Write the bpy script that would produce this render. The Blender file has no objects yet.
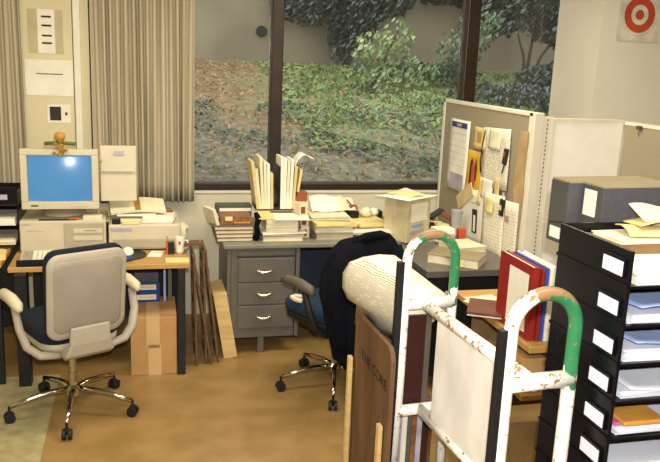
import bpy, bmesh, math, random
from mathutils import Vector, Matrix, noise
random.seed(7)
S = bpy.context.scene
C = S.collection
R = math.radians

# ---------------------------------------------------------------- camera
F_PX = 760.0
cam = bpy.data.cameras.new('camera'); co = bpy.data.objects.new('camera', cam); C.objects.link(co)
cam.sensor_fit = 'HORIZONTAL'; cam.sensor_width = 36.0; cam.lens = 36.0*F_PX/660.0
cam.clip_start = .05; cam.clip_end = 200
H = 1.88; P = R(12.8); YW = R(14.5); RL = R(2.4)
fw = Vector((math.sin(YW)*math.cos(P), math.cos(YW)*math.cos(P), -math.sin(P)))
r0 = Vector((math.cos(YW), -math.sin(YW), 0)); u0 = r0.cross(fw)
rt = r0*math.cos(RL)+u0*math.sin(RL); up = u0*math.cos(RL)-r0*math.sin(RL)
co.matrix_world = Matrix(((rt.x, up.x, -fw.x, 0), (rt.y, up.y, -fw.y, 0), (rt.z, up.z, -fw.z, H), (0, 0, 0, 1)))
S.camera = co

# ---------------------------------------------------------------- exposure, sky, lights
vs = S.view_settings
vs.view_transform = 'Standard'; vs.look = 'None'; vs.gamma = 1; vs.use_curve_mapping = False
vs.exposure = 0.0
w = bpy.data.worlds.new('sky'); S.world = w; w.use_nodes = True
bg = w.node_tree.nodes['Background']; bg.inputs[0].default_value = (.74, .78, .80, 1); bg.inputs[1].default_value = 3.0

def area(name, loc, sx, sy, power, col, rot=(0, 0, 0)):
    l = bpy.data.lights.new(name, 'AREA'); l.shape = 'RECTANGLE'; l.size = sx; l.size_y = sy
    l.energy = power; l.color = col
    o = bpy.data.objects.new(name, l); C.objects.link(o); o.location = loc; o.rotation_euler = rot
    return o
WARM = (1, .90, .70)
area('ceiling_lamp', (-.4, 3.5, 2.72), 1.3, .35, 34, WARM)
area('ceiling_lamp', (1.6, 3.9, 2.72), 1.3, .35, 42, WARM)
area('ceiling_lamp', (1.7, 1.6, 2.72), 1.3, .35, 30, (1, .93, .82))
area('ceiling_lamp', (-.6, 1.2, 2.72), 1.3, .35, 30, WARM)
# the photographer's flash gun, on top of the camera
area('camera_flash', (.03, .02, 2.0), .06, .04, 108, (1, .97, .95), (R(77), 0, -YW))

# ---------------------------------------------------------------- materials
def lin(h):
    if isinstance(h, str):
        v = [int(h[i:i+2], 16)/255 for i in (0, 2, 4)]
        return tuple(x/12.92 if x <= .04045 else ((x+.055)/1.055)**2.4 for x in v)
    return h
def mat(name, col, rough=.6, metal=0, var=.12, scale=8, bump=0, bscale=60, spec=.4, col2=None, stretch=None, emit=None, sheen=0):
    m = bpy.data.materials.new(name); m.use_nodes = True
    nt = m.node_tree; N = nt.nodes; L = nt.links; b = N['Principled BSDF']
    c = lin(col); b.inputs['Roughness'].default_value = rough; b.inputs['Metallic'].default_value = metal
    b.inputs['Specular IOR Level'].default_value = spec
    tc = N.new('ShaderNodeTexCoord'); mp = N.new('ShaderNodeMapping'); L.new(tc.outputs['Object'], mp.inputs[0])
    if stretch: mp.inputs['Scale'].default_value = stretch
    nz = N.new('ShaderNodeTexNoise'); nz.inputs['Scale'].default_value = scale; nz.inputs['Detail'].default_value = 5
    L.new(mp.outputs[0], nz.inputs['Vector'])
    rp = N.new('ShaderNodeValToRGB')
    c2 = lin(col2) if col2 else tuple(x*(1-var*2) for x in c)
    c1 = c if col2 else tuple(min(1, x*(1+var)) for x in c)
    rp.color_ramp.elements[0].position = .35; rp.color_ramp.elements[0].color = (*c2, 1)
    rp.color_ramp.elements[1].position = .65; rp.color_ramp.elements[1].color = (*c1, 1)
    L.new(nz.outputs[0], rp.inputs[0]); L.new(rp.outputs[0], b.inputs['Base Color'])
    if bump:
        n2 = N.new('ShaderNodeTexNoise'); n2.inputs['Scale'].default_value = bscale; L.new(mp.outputs[0], n2.inputs['Vector'])
        bp = N.new('ShaderNodeBump'); bp.inputs['Strength'].default_value = bump; bp.inputs['Distance'].default_value = .01
        L.new(n2.outputs[0], bp.inputs['Height']); L.new(bp.outputs[0], b.inputs['Normal'])
    if emit:
        b.inputs['Emission Color'].default_value = (*lin(emit[0]), 1); b.inputs['Emission Strength'].default_value = emit[1]
    return m
def mat_text(name, base, ink, rows=26, axis='Z', across='X', cover=.55):
    """paper with rows of small illegible writing"""
    m = mat(name, base, .8, var=.04)
    nt = m.node_tree; N = nt.nodes; L = nt.links; b = N['Principled BSDF']
    tc = N.new('ShaderNodeTexCoord'); sp = N.new('ShaderNodeSeparateXYZ'); L.new(tc.outputs['Generated'], sp.inputs[0])
    mu = N.new('ShaderNodeMath'); mu.operation = 'MULTIPLY'; mu.inputs[1].default_value = rows; L.new(sp.outputs[axis], mu.inputs[0])
    fr = N.new('ShaderNodeMath'); fr.operation = 'FRACT'; L.new(mu.outputs[0], fr.inputs[0])
    lt = N.new('ShaderNodeMath'); lt.operation = 'LESS_THAN'; lt.inputs[1].default_value = .42; L.new(fr.outputs[0], lt.inputs[0])
    fl = N.new('ShaderNodeMath'); fl.operation = 'FLOOR'; L.new(mu.outputs[0], fl.inputs[0])
    cb = N.new('ShaderNodeCombineXYZ'); m2 = N.new('ShaderNodeMath'); m2.operation = 'MULTIPLY'; m2.inputs[1].default_value = 14
    L.new(sp.outputs[across], m2.inputs[0]); L.new(m2.outputs[0], cb.inputs[0]); 
    m3 = N.new('ShaderNodeMath'); m3.operation = 'MULTIPLY'; m3.inputs[1].default_value = 3.7; L.new(fl.outputs[0], m3.inputs[0]); L.new(m3.outputs[0], cb.inputs[1])
    nz = N.new('ShaderNodeTexNoise'); nz.inputs['Scale'].default_value = 1.0; L.new(cb.outputs[0], nz.inputs['Vector'])
    g = N.new('ShaderNodeMath'); g.operation = 'LESS_THAN'; g.inputs[1].default_value = cover; L.new(nz.outputs[0], g.inputs[0])
    a = N.new('ShaderNodeMath'); a.operation = 'MULTIPLY'; L.new(lt.outputs[0], a.inputs[0]); L.new(g.outputs[0], a.inputs[1])
    mx = N.new('ShaderNodeMixRGB'); L.new(a.outputs[0], mx.inputs[0]); mx.inputs[1].default_value = (*lin(base), 1); mx.inputs[2].default_value = (*lin(ink), 1)
    L.new(mx.outputs[0], b.inputs['Base Color'])
    return m
def mat_paint(name, green_low, green_side, RUST=.60):
    """chipped white paint over green over rusty steel; local x runs across the hoop, z up"""
    m = mat(name, 'E9E5DA', .35, var=.05)
    nt = m.node_tree; N = nt.nodes; L = nt.links; b = N['Principled BSDF']
    tc = N.new('ShaderNodeTexCoord'); sp = N.new('ShaderNodeSeparateXYZ'); L.new(tc.outputs['Object'], sp.inputs[0])
    nz = N.new('ShaderNodeTexNoise'); nz.inputs['Scale'].default_value = 16; nz.inputs['Detail'].default_value = 6; L.new(tc.outputs['Object'], nz.inputs['Vector'])
    def math_(op, a, bb):
        k = N.new('ShaderNodeMath'); k.operation = op
        for i, v in enumerate((a, bb)):
            if isinstance(v, (int, float)): k.inputs[i].default_value = v
            else: L.new(v, k.inputs[i])
        return k.outputs[0]
    # green: on the far side of the bend, above green_low
    zz = math_('MULTIPLY', math_('SUBTRACT', sp.outputs['Z'], green_low), 9.0)
    xx = math_('MULTIPLY', math_('SUBTRACT', sp.outputs['X'], green_side), 22.0)
    f = math_('ADD', math_('MINIMUM', zz, xx), math_('MULTIPLY', math_('SUBTRACT', nz.outputs[0], .5), 4.0))
    gm = math_('GREATER_THAN', f, .1)
    mx = N.new('ShaderNodeMixRGB'); L.new(gm, mx.inputs[0]); mx.inputs[1].default_value = (*lin('ECE8DE'), 1); mx.inputs[2].default_value = (*lin('2F7A4E'), 1)
    n2 = N.new('ShaderNodeTexNoise'); n2.inputs['Scale'].default_value = 30; n2.inputs['Detail'].default_value = 8; n2.inputs['Roughness'].default_value = .7
    L.new(tc.outputs['Object'], n2.inputs['Vector'])
    top = math_('MULTIPLY', math_('SUBTRACT', sp.outputs['Z'], 1.165), 3.8)   # worn bare along the crest of the handle
    top = math_('MAXIMUM', top, 0.0)
    rm = math_('GREATER_THAN', math_('ADD', n2.outputs[0], top), RUST)
    m4 = N.new('ShaderNodeMixRGB'); L.new(rm, m4.inputs[0]); L.new(mx.outputs[0], m4.inputs[1]); m4.inputs[2].default_value = (*lin('94704C'), 1)
    L.new(m4.outputs[0], b.inputs['Base Color'])
    return m
M = {}
M['wall'] = mat('wall_paint', 'CDC5AA', .8, var=.03, scale=2)
M['pier'] = mat('pier_paint', 'D0C69E', .75, var=.03, scale=2)
M['floor'] = mat('linoleum', '98794A', .38, var=.12, scale=5, col2='856A3C', spec=.4)
M['floor_pale'] = mat('pale_linoleum', 'A0946C', .4, var=.1, scale=14, spec=.4)
M['ceil'] = mat('ceiling_paint', 'D8D2C0', .9, var=.02)
M['bronze'] = mat('dark_bronze_metal', '3A2E26', .4, metal=.5, var=.1)
M['curtain'] = mat('curtain_cloth', 'BAAE92', .9, var=.13, scale=3, stretch=(40, 4, .4))
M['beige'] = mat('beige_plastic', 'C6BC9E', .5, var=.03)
M['beige_dark'] = mat('darker_beige_plastic', 'A89E82', .5, var=.03)  # darker beige for bases, slots, panels, side keys and the tan books
M['slot'] = mat('dark_slot', '4A4334', .6)
M['white'] = mat('white_paper', 'E6E0CC', .8, var=.04)
M['cream'] = mat('cream_paper', 'DBD1AF', .8, var=.05)
M['yellow'] = mat('yellow_paper', 'DCCB86', .8, var=.05)
M['manila'] = mat('manila_card', 'CDB981', .8, var=.06)
M['wood'] = mat('tan_laminate', 'B28A4C', .45, var=.08, scale=5, stretch=(1, 10, 1))
M['blackm'] = mat('black_metal', '17171A', .4, var=.1)
M['black'] = mat('black_plastic', '151417', .35, var=.1)
M['sorter'] = mat('black_tray_plastic', '0E0C10', .3, var=.2, scale=5, spec=.25)
M['navy'] = mat('navy_fabric', '0B1222', .95, var=.15, scale=60, bump=.3, bscale=300)
M['teal'] = mat('dark_teal_fabric', '0E2A42', .95, var=.12, scale=60, bump=.3, bscale=300)
M['jacket'] = mat('black_cloth', '0C0D14', .95, var=.2, scale=10, bump=.4, bscale=40, spec=.1)
M['shell'] = mat('grey_beige_shell', 'A89E8A', .5, var=.03)
M['inset'] = mat('grey_inset_shell', '958B7A', .5, var=.03)
M['olive'] = mat('olive_grey_plastic', '544E40', .5, var=.05)
M['chrome'] = mat('chrome', 'C8C0B0', .15, metal=1, var=.03)
M['rubber'] = mat('black_rubber', '101012', .6, var=.1)
M['steel'] = mat('grey_desk_enamel', '645F56', .4, var=.04, metal=.15)
M['steel_dark'] = mat('dark_desk_gap', '34332F', .6)
M['steel_top'] = mat('desk_linoleum_top', '7E7A6C', .45, var=.05)
M['handle'] = mat('polished_handle', 'D8CFB0', .2, metal=.9, var=.03)
M['card'] = mat('corrugated_cardboard', 'B58A55', .85, var=.05, scale=6)
M['tape'] = mat('packing_tape', 'C8A774', .4, var=.04)
M['blue'] = mat('blue_printed_card', '223E7C', .6, var=.1)
M['frame'] = mat('dark_brown_wood', '664A30', .5, var=.2, scale=8, stretch=(1, 1, 6))
M['pine'] = mat('pale_plywood', 'CDAE72', .7, var=.08, stretch=(1, 1, 5))
M['brownboard'] = mat('brown_plywood', '6A4C30', .6, var=.16, scale=14, stretch=(1, 1, .18), col2='4E3622')
M['mahog'] = mat('dark_red_brown_board', '3A1B16', .45, var=.12, stretch=(1, 1, .3))
M['fabric'] = mat('taupe_panel_fabric', '958A70', .95, var=.05, scale=200, bump=.2, bscale=400)
M['trim'] = mat('cream_metal_trim', 'DCD5BE', .45, var=.03)
M['whitepanel'] = mat('white_enamel_panel', 'F2EDDF', .45, var=.02)
M['red'] = mat('red_cover', '8E2820', .4, var=.06)
M['bluecover'] = mat('blue_cover', '3C4E9A', .4)
M['maroon'] = mat('maroon_cover', '6A3A2C', .5)
M['orange'] = mat('orange_paint', 'C24A28', .5)
M['brown'] = mat('brown_leather', '8A5A34', .6, var=.2, scale=30)
M['greybox'] = mat('slate_buckram', '47474A', .7, var=.06, scale=80, bump=.15, bscale=300)
M['greyend'] = mat('dark_grey_buckram', '45453F', .75, var=.06)
M['boxtop'] = mat('khaki_buckram', '8C8060', .75, var=.06)
M['inner'] = mat('brown_fibreboard', '7A5E3C', .7, var=.1)
M['bundle'] = mat('white_wrapping_sheet', 'E2DCC4', .7, var=.04)
M['spine_sheet'] = mat('white_painted_sheet', 'E6E3DA', .4, scale=7, col2='CFCBC0', stretch=(1, 1, .5))
M['gold'] = mat('gold_foil', 'C79A3C', .35, metal=.5, var=.2, scale=40)
M['woodball'] = mat('amber_wood', 'C28A3C', .5)
M['green'] = mat('green_ribbon', '5A6A34', .6)
M['text'] = mat_text('typed_page', 'DDD6BE', 'AAA492', 34, 'Z', 'Y')
M['text_wide'] = mat_text('typed_page_large', 'DDD6BE', 'C6BEA8', 20, 'Z', 'Y', .5)
M['weave'] = mat_text('printed_wrap', 'D0C8B0', '8C8470', 46, 'Z', 'Y', .62)
M['stencil'] = mat('black_stencil_ink', '20140E', .7)
M['ink'] = mat('black_ink', '2A2622', .7)
M['purple'] = mat('violet_ink', '3C3670', .7)
M['mauve'] = mat('pale_mauve_ink', 'A8A0AC', .8)
M['hazelabel'] = mat('white_label_card', 'D9DCE6', .5, var=.02)
M['folder_blue'] = mat('pale_blue_folder', '9FB2DC', .6, var=.05)
M['papercool'] = mat('cool_white_paper', 'D6D8E0', .7, var=.04, scale=2)
M['glassy'] = mat('clear_plastic', 'B8B8B0', .15, spec=.8)
M['brick'] = mat('rust_brown_card', '8A4428', .6, var=.15)
M['concrete'] = mat('garden_concrete', '8A7E66', .9, var=.12, scale=1.2, bump=.3, bscale=12)
M['bark'] = mat('bark', '3C342A', .9, var=.2)
for k, a, b2 in (('leaf_dark', '26382A', '0C140E'), ('leaf_mid', '5E7A46', '26381F'), ('leaf_light', '9AA866', '55703C'), ('leaf_blue', '36483E', '0E1812')):
    M[k] = mat(k, a, .3, scale=3, col2=b2, spec=.9)
M['grass'] = mat('weedy_grass', '8C9C5C', .8, scale=2.5, col2='58703C')
# soil / grass ground: bare leaf litter to the left, weeds to the right
g = mat('slope_ground', '806848', .95, var=.2, scale=10, bump=.6, bscale=30)
nt = g.node_tree; N = nt.nodes; L = nt.links
tc = N.new('ShaderNodeTexCoord'); sp = N.new('ShaderNodeSeparateXYZ'); L.new(tc.outputs['Object'], sp.inputs[0])
nz = N.new('ShaderNodeTexNoise'); nz.inputs['Scale'].default_value = 1.3; nz.inputs['Detail'].default_value = 6; L.new(tc.outputs['Object'], nz.inputs['Vector'])
n5 = N.new('ShaderNodeTexNoise'); n5.inputs['Scale'].default_value = 14; n5.inputs['Detail'].default_value = 8; L.new(tc.outputs['Object'], n5.inputs['Vector'])
rp = N.new('ShaderNodeValToRGB'); rp.color_ramp.elements[0].position = .3; rp.color_ramp.elements[1].position = .7
rp.color_ramp.elements[0].color = (*lin('4C5A3A'), 1); rp.color_ramp.elements[1].color = (*lin('8C9C62'), 1); L.new(n5.outputs[0], rp.inputs[0])
ad = N.new('ShaderNodeMath'); ad.operation = 'MULTIPLY_ADD'; L.new(sp.outputs['X'], ad.inputs[0]); ad.inputs[1].default_value = .9; ad.inputs[2].default_value = -2.0
a2 = N.new('ShaderNodeMath'); a2.operation = 'MULTIPLY_ADD'; L.new(nz.outputs[0], a2.inputs[0]); a2.inputs[1].default_value = 2.2; L.new(ad.outputs[0], a2.inputs[2])
cl = N.new('ShaderNodeClamp'); L.new(a2.outputs[0], cl.inputs[0])
mx = N.new('ShaderNodeMixRGB'); L.new(cl.outputs[0], mx.inputs[0])
b = N['Principled BSDF']; old = b.inputs['Base Color'].links[0].from_socket
L.new(old, mx.inputs[1]); L.new(rp.outputs[0], mx.inputs[2])
yy = N.new('ShaderNodeMath'); yy.operation = 'MULTIPLY_ADD'; L.new(sp.outputs['Y'], yy.inputs[0]); yy.inputs[1].default_value = -.75; yy.inputs[2].default_value = 5.2
y2 = N.new('ShaderNodeMath'); y2.operation = 'MULTIPLY_ADD'; L.new(nz.outputs[0], y2.inputs[0]); y2.inputs[1].default_value = 1.6; L.new(yy.outputs[0], y2.inputs[2])
c3 = N.new('ShaderNodeClamp'); L.new(y2.outputs[0], c3.inputs[0]); c3.inputs['Max'].default_value = .85
r3 = N.new('ShaderNodeValToRGB'); r3.color_ramp.elements[0].position = .3; r3.color_ramp.elements[1].position = .7
r3.color_ramp.elements[0].color = (*lin('4A4C40'), 1); r3.color_ramp.elements[1].color = (*lin('86806E'), 1); L.new(n5.outputs[0], r3.inputs[0])
m5 = N.new('ShaderNodeMixRGB'); L.new(c3.outputs[0], m5.inputs[0]); L.new(mx.outputs[0], m5.inputs[1]); L.new(r3.outputs[0], m5.inputs[2]); L.new(m5.outputs[0], b.inputs['Base Color'])
M['ground'] = g
# window glass
g = bpy.data.materials.new('window_glass'); g.use_nodes = True; nt = g.node_tree; N = nt.nodes; L = nt.links
for n in list(N): N.remove(n)
out = N.new('ShaderNodeOutputMaterial'); tr = N.new('ShaderNodeBsdfTransparent'); gl = N.new('ShaderNodeBsdfGlossy'); gl.inputs['Roughness'].default_value = .03
fr = N.new('ShaderNodeFresnel'); fr.inputs['IOR'].default_value = 1.45; m1 = N.new('ShaderNodeMixShader'); m2 = N.new('ShaderNodeMixShader'); df = N.new('ShaderNodeBsdfDiffuse')
df.inputs[0].default_value = (.7, .72, .68, 1)
L.new(fr.outputs[0], m1.inputs[0]); L.new(tr.outputs[0], m1.inputs[1]); L.new(gl.outputs[0], m1.inputs[2])
m2.inputs[0].default_value = .012; L.new(m1.outputs[0], m2.inputs[1]); L.new(df.outputs[0], m2.inputs[2]); L.new(m2.outputs[0], out.inputs[0])  # slight pale diffuse mixed in imitates a hazy reflection on the glass
M['glass'] = g
# lit CRT picture
g = bpy.data.materials.new('crt_screen'); g.use_nodes = True; b = g.node_tree.nodes['Principled BSDF']
b.inputs['Base Color'].default_value = (.02, .03, .04, 1); b.inputs['Roughness'].default_value = .22
b.inputs['Emission Color'].default_value = (*lin('4A92D6'), 1); b.inputs['Emission Strength'].default_value = .95
nt = g.node_tree; nz = nt.nodes.new('ShaderNodeTexNoise'); nz.inputs['Scale'].default_value = 4
rp = nt.nodes.new('ShaderNodeValToRGB'); rp.color_ramp.elements[0].color = (*lin('4484B4'), 1); rp.color_ramp.elements[1].color = (*lin('5C9CCB'), 1)
tc = nt.nodes.new('ShaderNodeTexCoord'); nt.links.new(tc.outputs['Object'], nz.inputs['Vector']); nt.links.new(nz.outputs[0], rp.inputs[0]); nt.links.new(rp.outputs[0], b.inputs['Emission Color'])
M['crt'] = g

# ---------------------------------------------------------------- geometry helpers
class MB:
    def __init__(s): s.bm = bmesh.new()
    def box(s, lo, hi, rot=None, piv=None):
        lo = Vector(lo); hi = Vector(hi); c = (lo+hi)/2; d = hi-lo
        r = bmesh.ops.create_cube(s.bm, size=1)['verts']
        for v in r: v.co = Vector((v.co.x*d.x, v.co.y*d.y, v.co.z*d.z))+c
        if rot is not None:
            pv = Vector(piv) if piv else c
            for v in r: v.co = rot @ (v.co-pv)+pv
        return s
    def tube(s, pts, rad, seg=10, cap=True, squash=None):
        pts = [Vector(p) for p in pts]; n = len(pts)
        if isinstance(rad, (int, float)): rad = [rad]*n
        rings = []; ref = None
        for i, p in enumerate(pts):
            d = (pts[min(i+1, n-1)]-pts[max(i-1, 0)]).normalized()
            if ref is None:
                ref = Vector((0, 0, 1)) if abs(d.z) < .9 else Vector((0, 1, 0))
            a = (ref-d*ref.dot(d)).normalized(); ref = a; b = d.cross(a)
            ring = []
            for k in range(seg):
                t = 2*math.pi*k/seg; ra = rad[i]; rb = rad[i]*(squash or 1)
                ring.append(s.bm.verts.new(p+a*math.cos(t)*ra+b*math.sin(t)*rb))
            rings.append(ring)
        for i in range(n-1):
            for k in range(seg):
                s.bm.faces.new((rings[i][k], rings[i][(k+1) % seg], rings[i+1][(k+1) % seg], rings[i+1][k]))
        if cap:
            s.bm.faces.new(rings[0][::-1]); s.bm.faces.new(rings[-1])
        return s
    def lathe(s, prof, c=(0, 0, 0), seg=20, axis='Z'):
        c = Vector(c); rings = []
        for r, z in prof:
            ring = []
            for k in range(seg):
                t = 2*math.pi*k/seg; x, y = r*math.cos(t), r*math.sin(t)
                v = Vector((x, y, z)) if axis == 'Z' else (Vector((x, z, y)) if axis == 'Y' else Vector((z, x, y)))
                ring.append(s.bm.verts.new(v+c))
            rings.append(ring)
        for i in range(len(rings)-1):
            for k in range(seg): s.bm.faces.new((rings[i][k], rings[i][(k+1) % seg], rings[i+1][(k+1) % seg], rings[i+1][k]))
        s.bm.faces.new(rings[0][::-1]); s.bm.faces.new(rings[-1])
        return s
    def prism(s, pts, d):
        """pts: closed outline of 3-D points; d: extrusion vector"""
        d = Vector(d); a = [s.bm.verts.new(Vector(p)) for p in pts]; b = [s.bm.verts.new(Vector(p)+d) for p in pts]; n = len(a)
        s.bm.faces.new(a[::-1]); s.bm.faces.new(b)
        for i in range(n): s.bm.faces.new((a[i], a[(i+1) % n], b[(i+1) % n], b[i]))
        return s
    def loft(s, rings, cap=True):
        rr = [[s.bm.verts.new(Vector(p)) for p in r] for r in rings]; n = len(rr[0])
        for i in range(len(rr)-1):
            for k in range(n): s.bm.faces.new((rr[i][k], rr[i][(k+1) % n], rr[i+1][(k+1) % n], rr[i+1][k]))
        if cap: s.bm.faces.new(rr[0][::-1]); s.bm.faces.new(rr[-1])
        return s
    def sheet(s, fn, nu, nv, th=.0008):
        """a bent sheet with thickness along its normal; fn(u,v) -> point"""
        g = [[Vector(fn(i/nu, j/nv)) for j in range(nv+1)] for i in range(nu+1)]
        def nrm(i, j):
            a = g[min(i+1, nu)][j]-g[max(i-1, 0)][j]; b = g[i][min(j+1, nv)]-g[i][max(j-1, 0)]
            return a.cross(b).normalized()
        T = [[s.bm.verts.new(g[i][j]+nrm(i, j)*th/2) for j in range(nv+1)] for i in range(nu+1)]
        B = [[s.bm.verts.new(g[i][j]-nrm(i, j)*th/2) for j in range(nv+1)] for i in range(nu+1)]
        for i in range(nu):
            for j in range(nv):
                s.bm.faces.new((T[i][j], T[i+1][j], T[i+1][j+1], T[i][j+1])); s.bm.faces.new((B[i][j], B[i][j+1], B[i+1][j+1], B[i+1][j]))
        for i in range(nu):
            s.bm.faces.new((T[i][0], B[i][0], B[i+1][0], T[i+1][0])); s.bm.faces.new((T[i][nv], T[i+1][nv], B[i+1][nv], B[i][nv]))
        for j in range(nv):
            s.bm.faces.new((T[0][j], T[0][j+1], B[0][j+1], B[0][j])); s.bm.faces.new((T[nu][j], B[nu][j], B[nu][j+1], T[nu][j+1]))
        return s
    def build(s, name, m, parent=None, smooth=False, bevel=0, loc=None, rz=0):
        bmesh.ops.recalc_face_normals(s.bm, faces=s.bm.faces)
        me = bpy.data.meshes.new(name); s.bm.to_mesh(me); s.bm.free()
        o = bpy.data.objects.new(name, me); C.objects.link(o)
        me.materials.append(M[m] if isinstance(m, str) else m)
        if parent: o.parent = parent
        if loc is not None: o.location = loc
        if rz: o.rotation_euler.z = rz
        if smooth:
            for p in me.polygons: p.use_smooth = True
        if bevel:
            bv = o.modifiers.new('bevel', 'BEVEL'); bv.width = bevel; bv.segments = 2; bv.limit_method = 'ANGLE'; bv.angle_limit = R(40)
        return o
def tag(o, label, cat=None, group=None, kind=None):
    if label: o['label'] = label
    if cat: o['category'] = cat
    if group: o['group'] = group
    if kind: o['kind'] = kind
    return o
def thing(name, label, cat, loc=(0, 0, 0), rz=0, group=None):
    o = bpy.data.objects.new(name, None); C.objects.link(o); o.location = loc; o.rotation_euler.z = rz
    o.empty_display_size = .05
    return tag(o, label, cat, group)
def B(lo, hi, **k): return MB().box(lo, hi, **k)
def struct(name, mb, m, **k):
    o = mb.build(name, m, **k); o['kind'] = 'structure'; return o
def textmesh(name, body, size, m, parent, mtx, sx=1):
    cu = bpy.data.curves.new(name, 'FONT'); cu.body = body; cu.size = size; cu.extrude = .0004; cu.align_x = 'CENTER'; cu.align_y = 'CENTER'
    t = bpy.data.objects.new(name, cu); C.objects.link(t); bpy.context.view_layer.update()
    me = bpy.data.meshes.new_from_object(t.evaluated_get(bpy.context.evaluated_depsgraph_get()))
    bpy.data.objects.remove(t); me.transform(Matrix.Diagonal((sx, 1, 1, 1))); me.transform(mtx)
    o = bpy.data.objects.new(name, me); C.objects.link(o); o.parent = parent; me.materials.clear(); me.materials.append(M[m]); return o
def basis(right, upv, origin):
    r = Vector(right).normalized(); u = Vector(upv).normalized(); n = r.cross(u)
    return Matrix(((r.x, u.x, n.x, origin[0]), (r.y, u.y, n.y, origin[1]), (r.z, u.z, n.z, origin[2]), (0, 0, 0, 1)))

# ================================================================ ROOM SHELL
WY = 5.40
struct('floor', B((-3, -2, -.1), (4.6, WY, 0)), 'floor')
struct('trim_1', B((-3, -2, 0), (-.46, 4.42, .0015)), 'floor_pale')
struct('ceiling', B((-3, -2, 2.75), (4.6, WY+.2, 2.85)), 'ceil')
struct('wall_left', B((-3.15, -2, 0), (-3, WY+.2, 2.75)), 'wall')
struct('wall_right', B((4.6, -2, 0), (4.75, WY+.2, 2.75)), 'wall')
struct('wall_rear', B((-3.15, -2.15, 0), (4.75, -2, 2.75)), 'wall')
SILL = .925; WT = 2.62; WX0 = -.298; WX1 = 3.30; CX = 3.118
m = MB()
m.box((-3, WY, 0), (4.6, WY+.2, SILL)); m.box((-3, WY, WT), (4.6, WY+.2, 2.75))
m.box((-.72, WY, SILL), (WX0, WY+.2, WT)); m.box((WX1, WY, SILL), (4.6, WY+.2, WT)); m.box((-3, WY, SILL), (-2.6, WY+.2, WT))
struct('wall_back', m, 'wall')
struct('wall_pier', B((-.735, WY-.05, 0), (-.40, WY, 2.75)), 'pier')
struct('trim_2', B((-.392, WY-.06, 0), (-.352, WY, 2.75)), 'trim')
struct('trim_3', B((-.352, WY-.045, 0), (-.298, WY, 2.75)), 'pier')
struct('wall_column', B((CX, 4.825, 0), (4.6, WY, 2.75)), mat('column_paint', 'E4DDC8', .8, var=.02, scale=2))
# window 1 : dark bronze frame, two mullions, three panes
win = bpy.data.objects.new('window_1', None); C.objects.link(win); win['kind'] = 'structure'
m = MB(); m.box((WX0, WY+.02, SILL), (WX1, WY+.14, SILL+.045)); m.box((WX0, WY+.02, WT-.05), (WX1, WY+.14, WT)); m.box((WX0, WY+.02, SILL), (WX0+.03, WY+.14, WT))
m.build('window_frame', 'bronze', win, bevel=.004)
for x0, x1 in ((.925, 1.005), (2.385, 2.485)):
    B((x0, WY+.0, SILL+.04), (x1, WY+.12, WT-.04)).build('mullion', 'bronze', win, bevel=.006)
for x0, x1 in ((WX0+.03, .925), (1.005, 2.385), (2.485, WX1-.012)):
    B((x0, WY+.07, SILL+.04), (x1, WY+.076, WT-.04)).build('pane', 'glass', win)
w2 = bpy.data.objects.new('window_2', None); C.objects.link(w2); w2['kind'] = 'structure'
m = MB(); m.box((-2.6, WY+.02, SILL), (-.72, WY+.14, SILL+.045)); m.box((-2.6, WY+.02, WT-.05), (-.72, WY+.14, WT)); m.box((-.76, WY+.02, SILL), (-.72, WY+.14, WT))
m.build('window_frame', 'bronze', w2); B((-2.6, WY+.07, SILL+.04), (-.76, WY+.076, WT-.04)).build('pane', 'glass', w2)
struct('window_sill', B((WX0, WY-.012, SILL-.018), (WX1, WY+.02, SILL)), 'trim')

def curtain(x0, x1, z0, label, seed, y=WY-.10):
    rnd = random.Random(seed); n = int((x1-x0)/.0045); rows = 14
    off = [rnd.uniform(-1, 1) for _ in range(60)]
    def f(u, v):
        x = x0+(x1-x0)*u; z = z0+(2.72-z0)*v
        k = u*(x1-x0)/.047; i = int(k); ph = k+off[i % 60]*.0
        amp = .022+.010*off[(i*3) % 60]
        a = math.sin(2*math.pi*ph); a = math.copysign(abs(a)**.7, a)
        flare = 1+.18*(1-v)
        return (x+(.012*(1-v)*math.sin(k*1.3)), y+a*amp*flare+.006*math.sin(k*.9+v*2), z)
    o = MB().sheet(f, n, rows, .003).build('curtain', 'curtain', smooth=True)
    return tag(o, label, 'curtain')
curtain(-.285, .385, .865, 'pleated beige curtain hanging over the left end of the large window', 1)
curtain(-1.25, -.705, .865, 'pleated beige curtain at the far left, cut off by the photo edge', 2)

# ================================================================ OUTDOORS
def gz(x, y):
    t = min(max((y-5.7)/5.3, 0), 1)
    return .80+1.0*t**.9+.05*noise.noise(Vector((x*.7, y*.7, 0)))+.03*noise.noise(Vector((x*3, y*3, 4)))
bm = bmesh.new(); nx, ny = 90, 60; V = []
for i in range(nx+1):
    for j in range(ny+1):
        x = -5+17*i/nx; y = 5.62+5.6*j/ny; V.append(bm.verts.new((x, y, gz(x, y))))
for i in range(nx):
    for j in range(ny):
        a = i*(ny+1)+j; bm.faces.new((V[a], V[a+ny+1], V[a+ny+2], V[a+1]))
r = MB(); r.bm = bm; struct('ground_slope', r, 'ground', smooth=True)
struct('wall_garden', B((-6, 11.0, .5), (13, 11.3, 4.2)), 'concrete')
tag(MB().lathe([(.065, 0), (.078, -.03), (.065, -.05), (.04, -.05)], (1.72, 11.0, 2.21), 16, 'Y').build('drain_pipe', 'rubber'), 'small round dark drain pipe mouth in the concrete garden wall', 'pipe')
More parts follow.
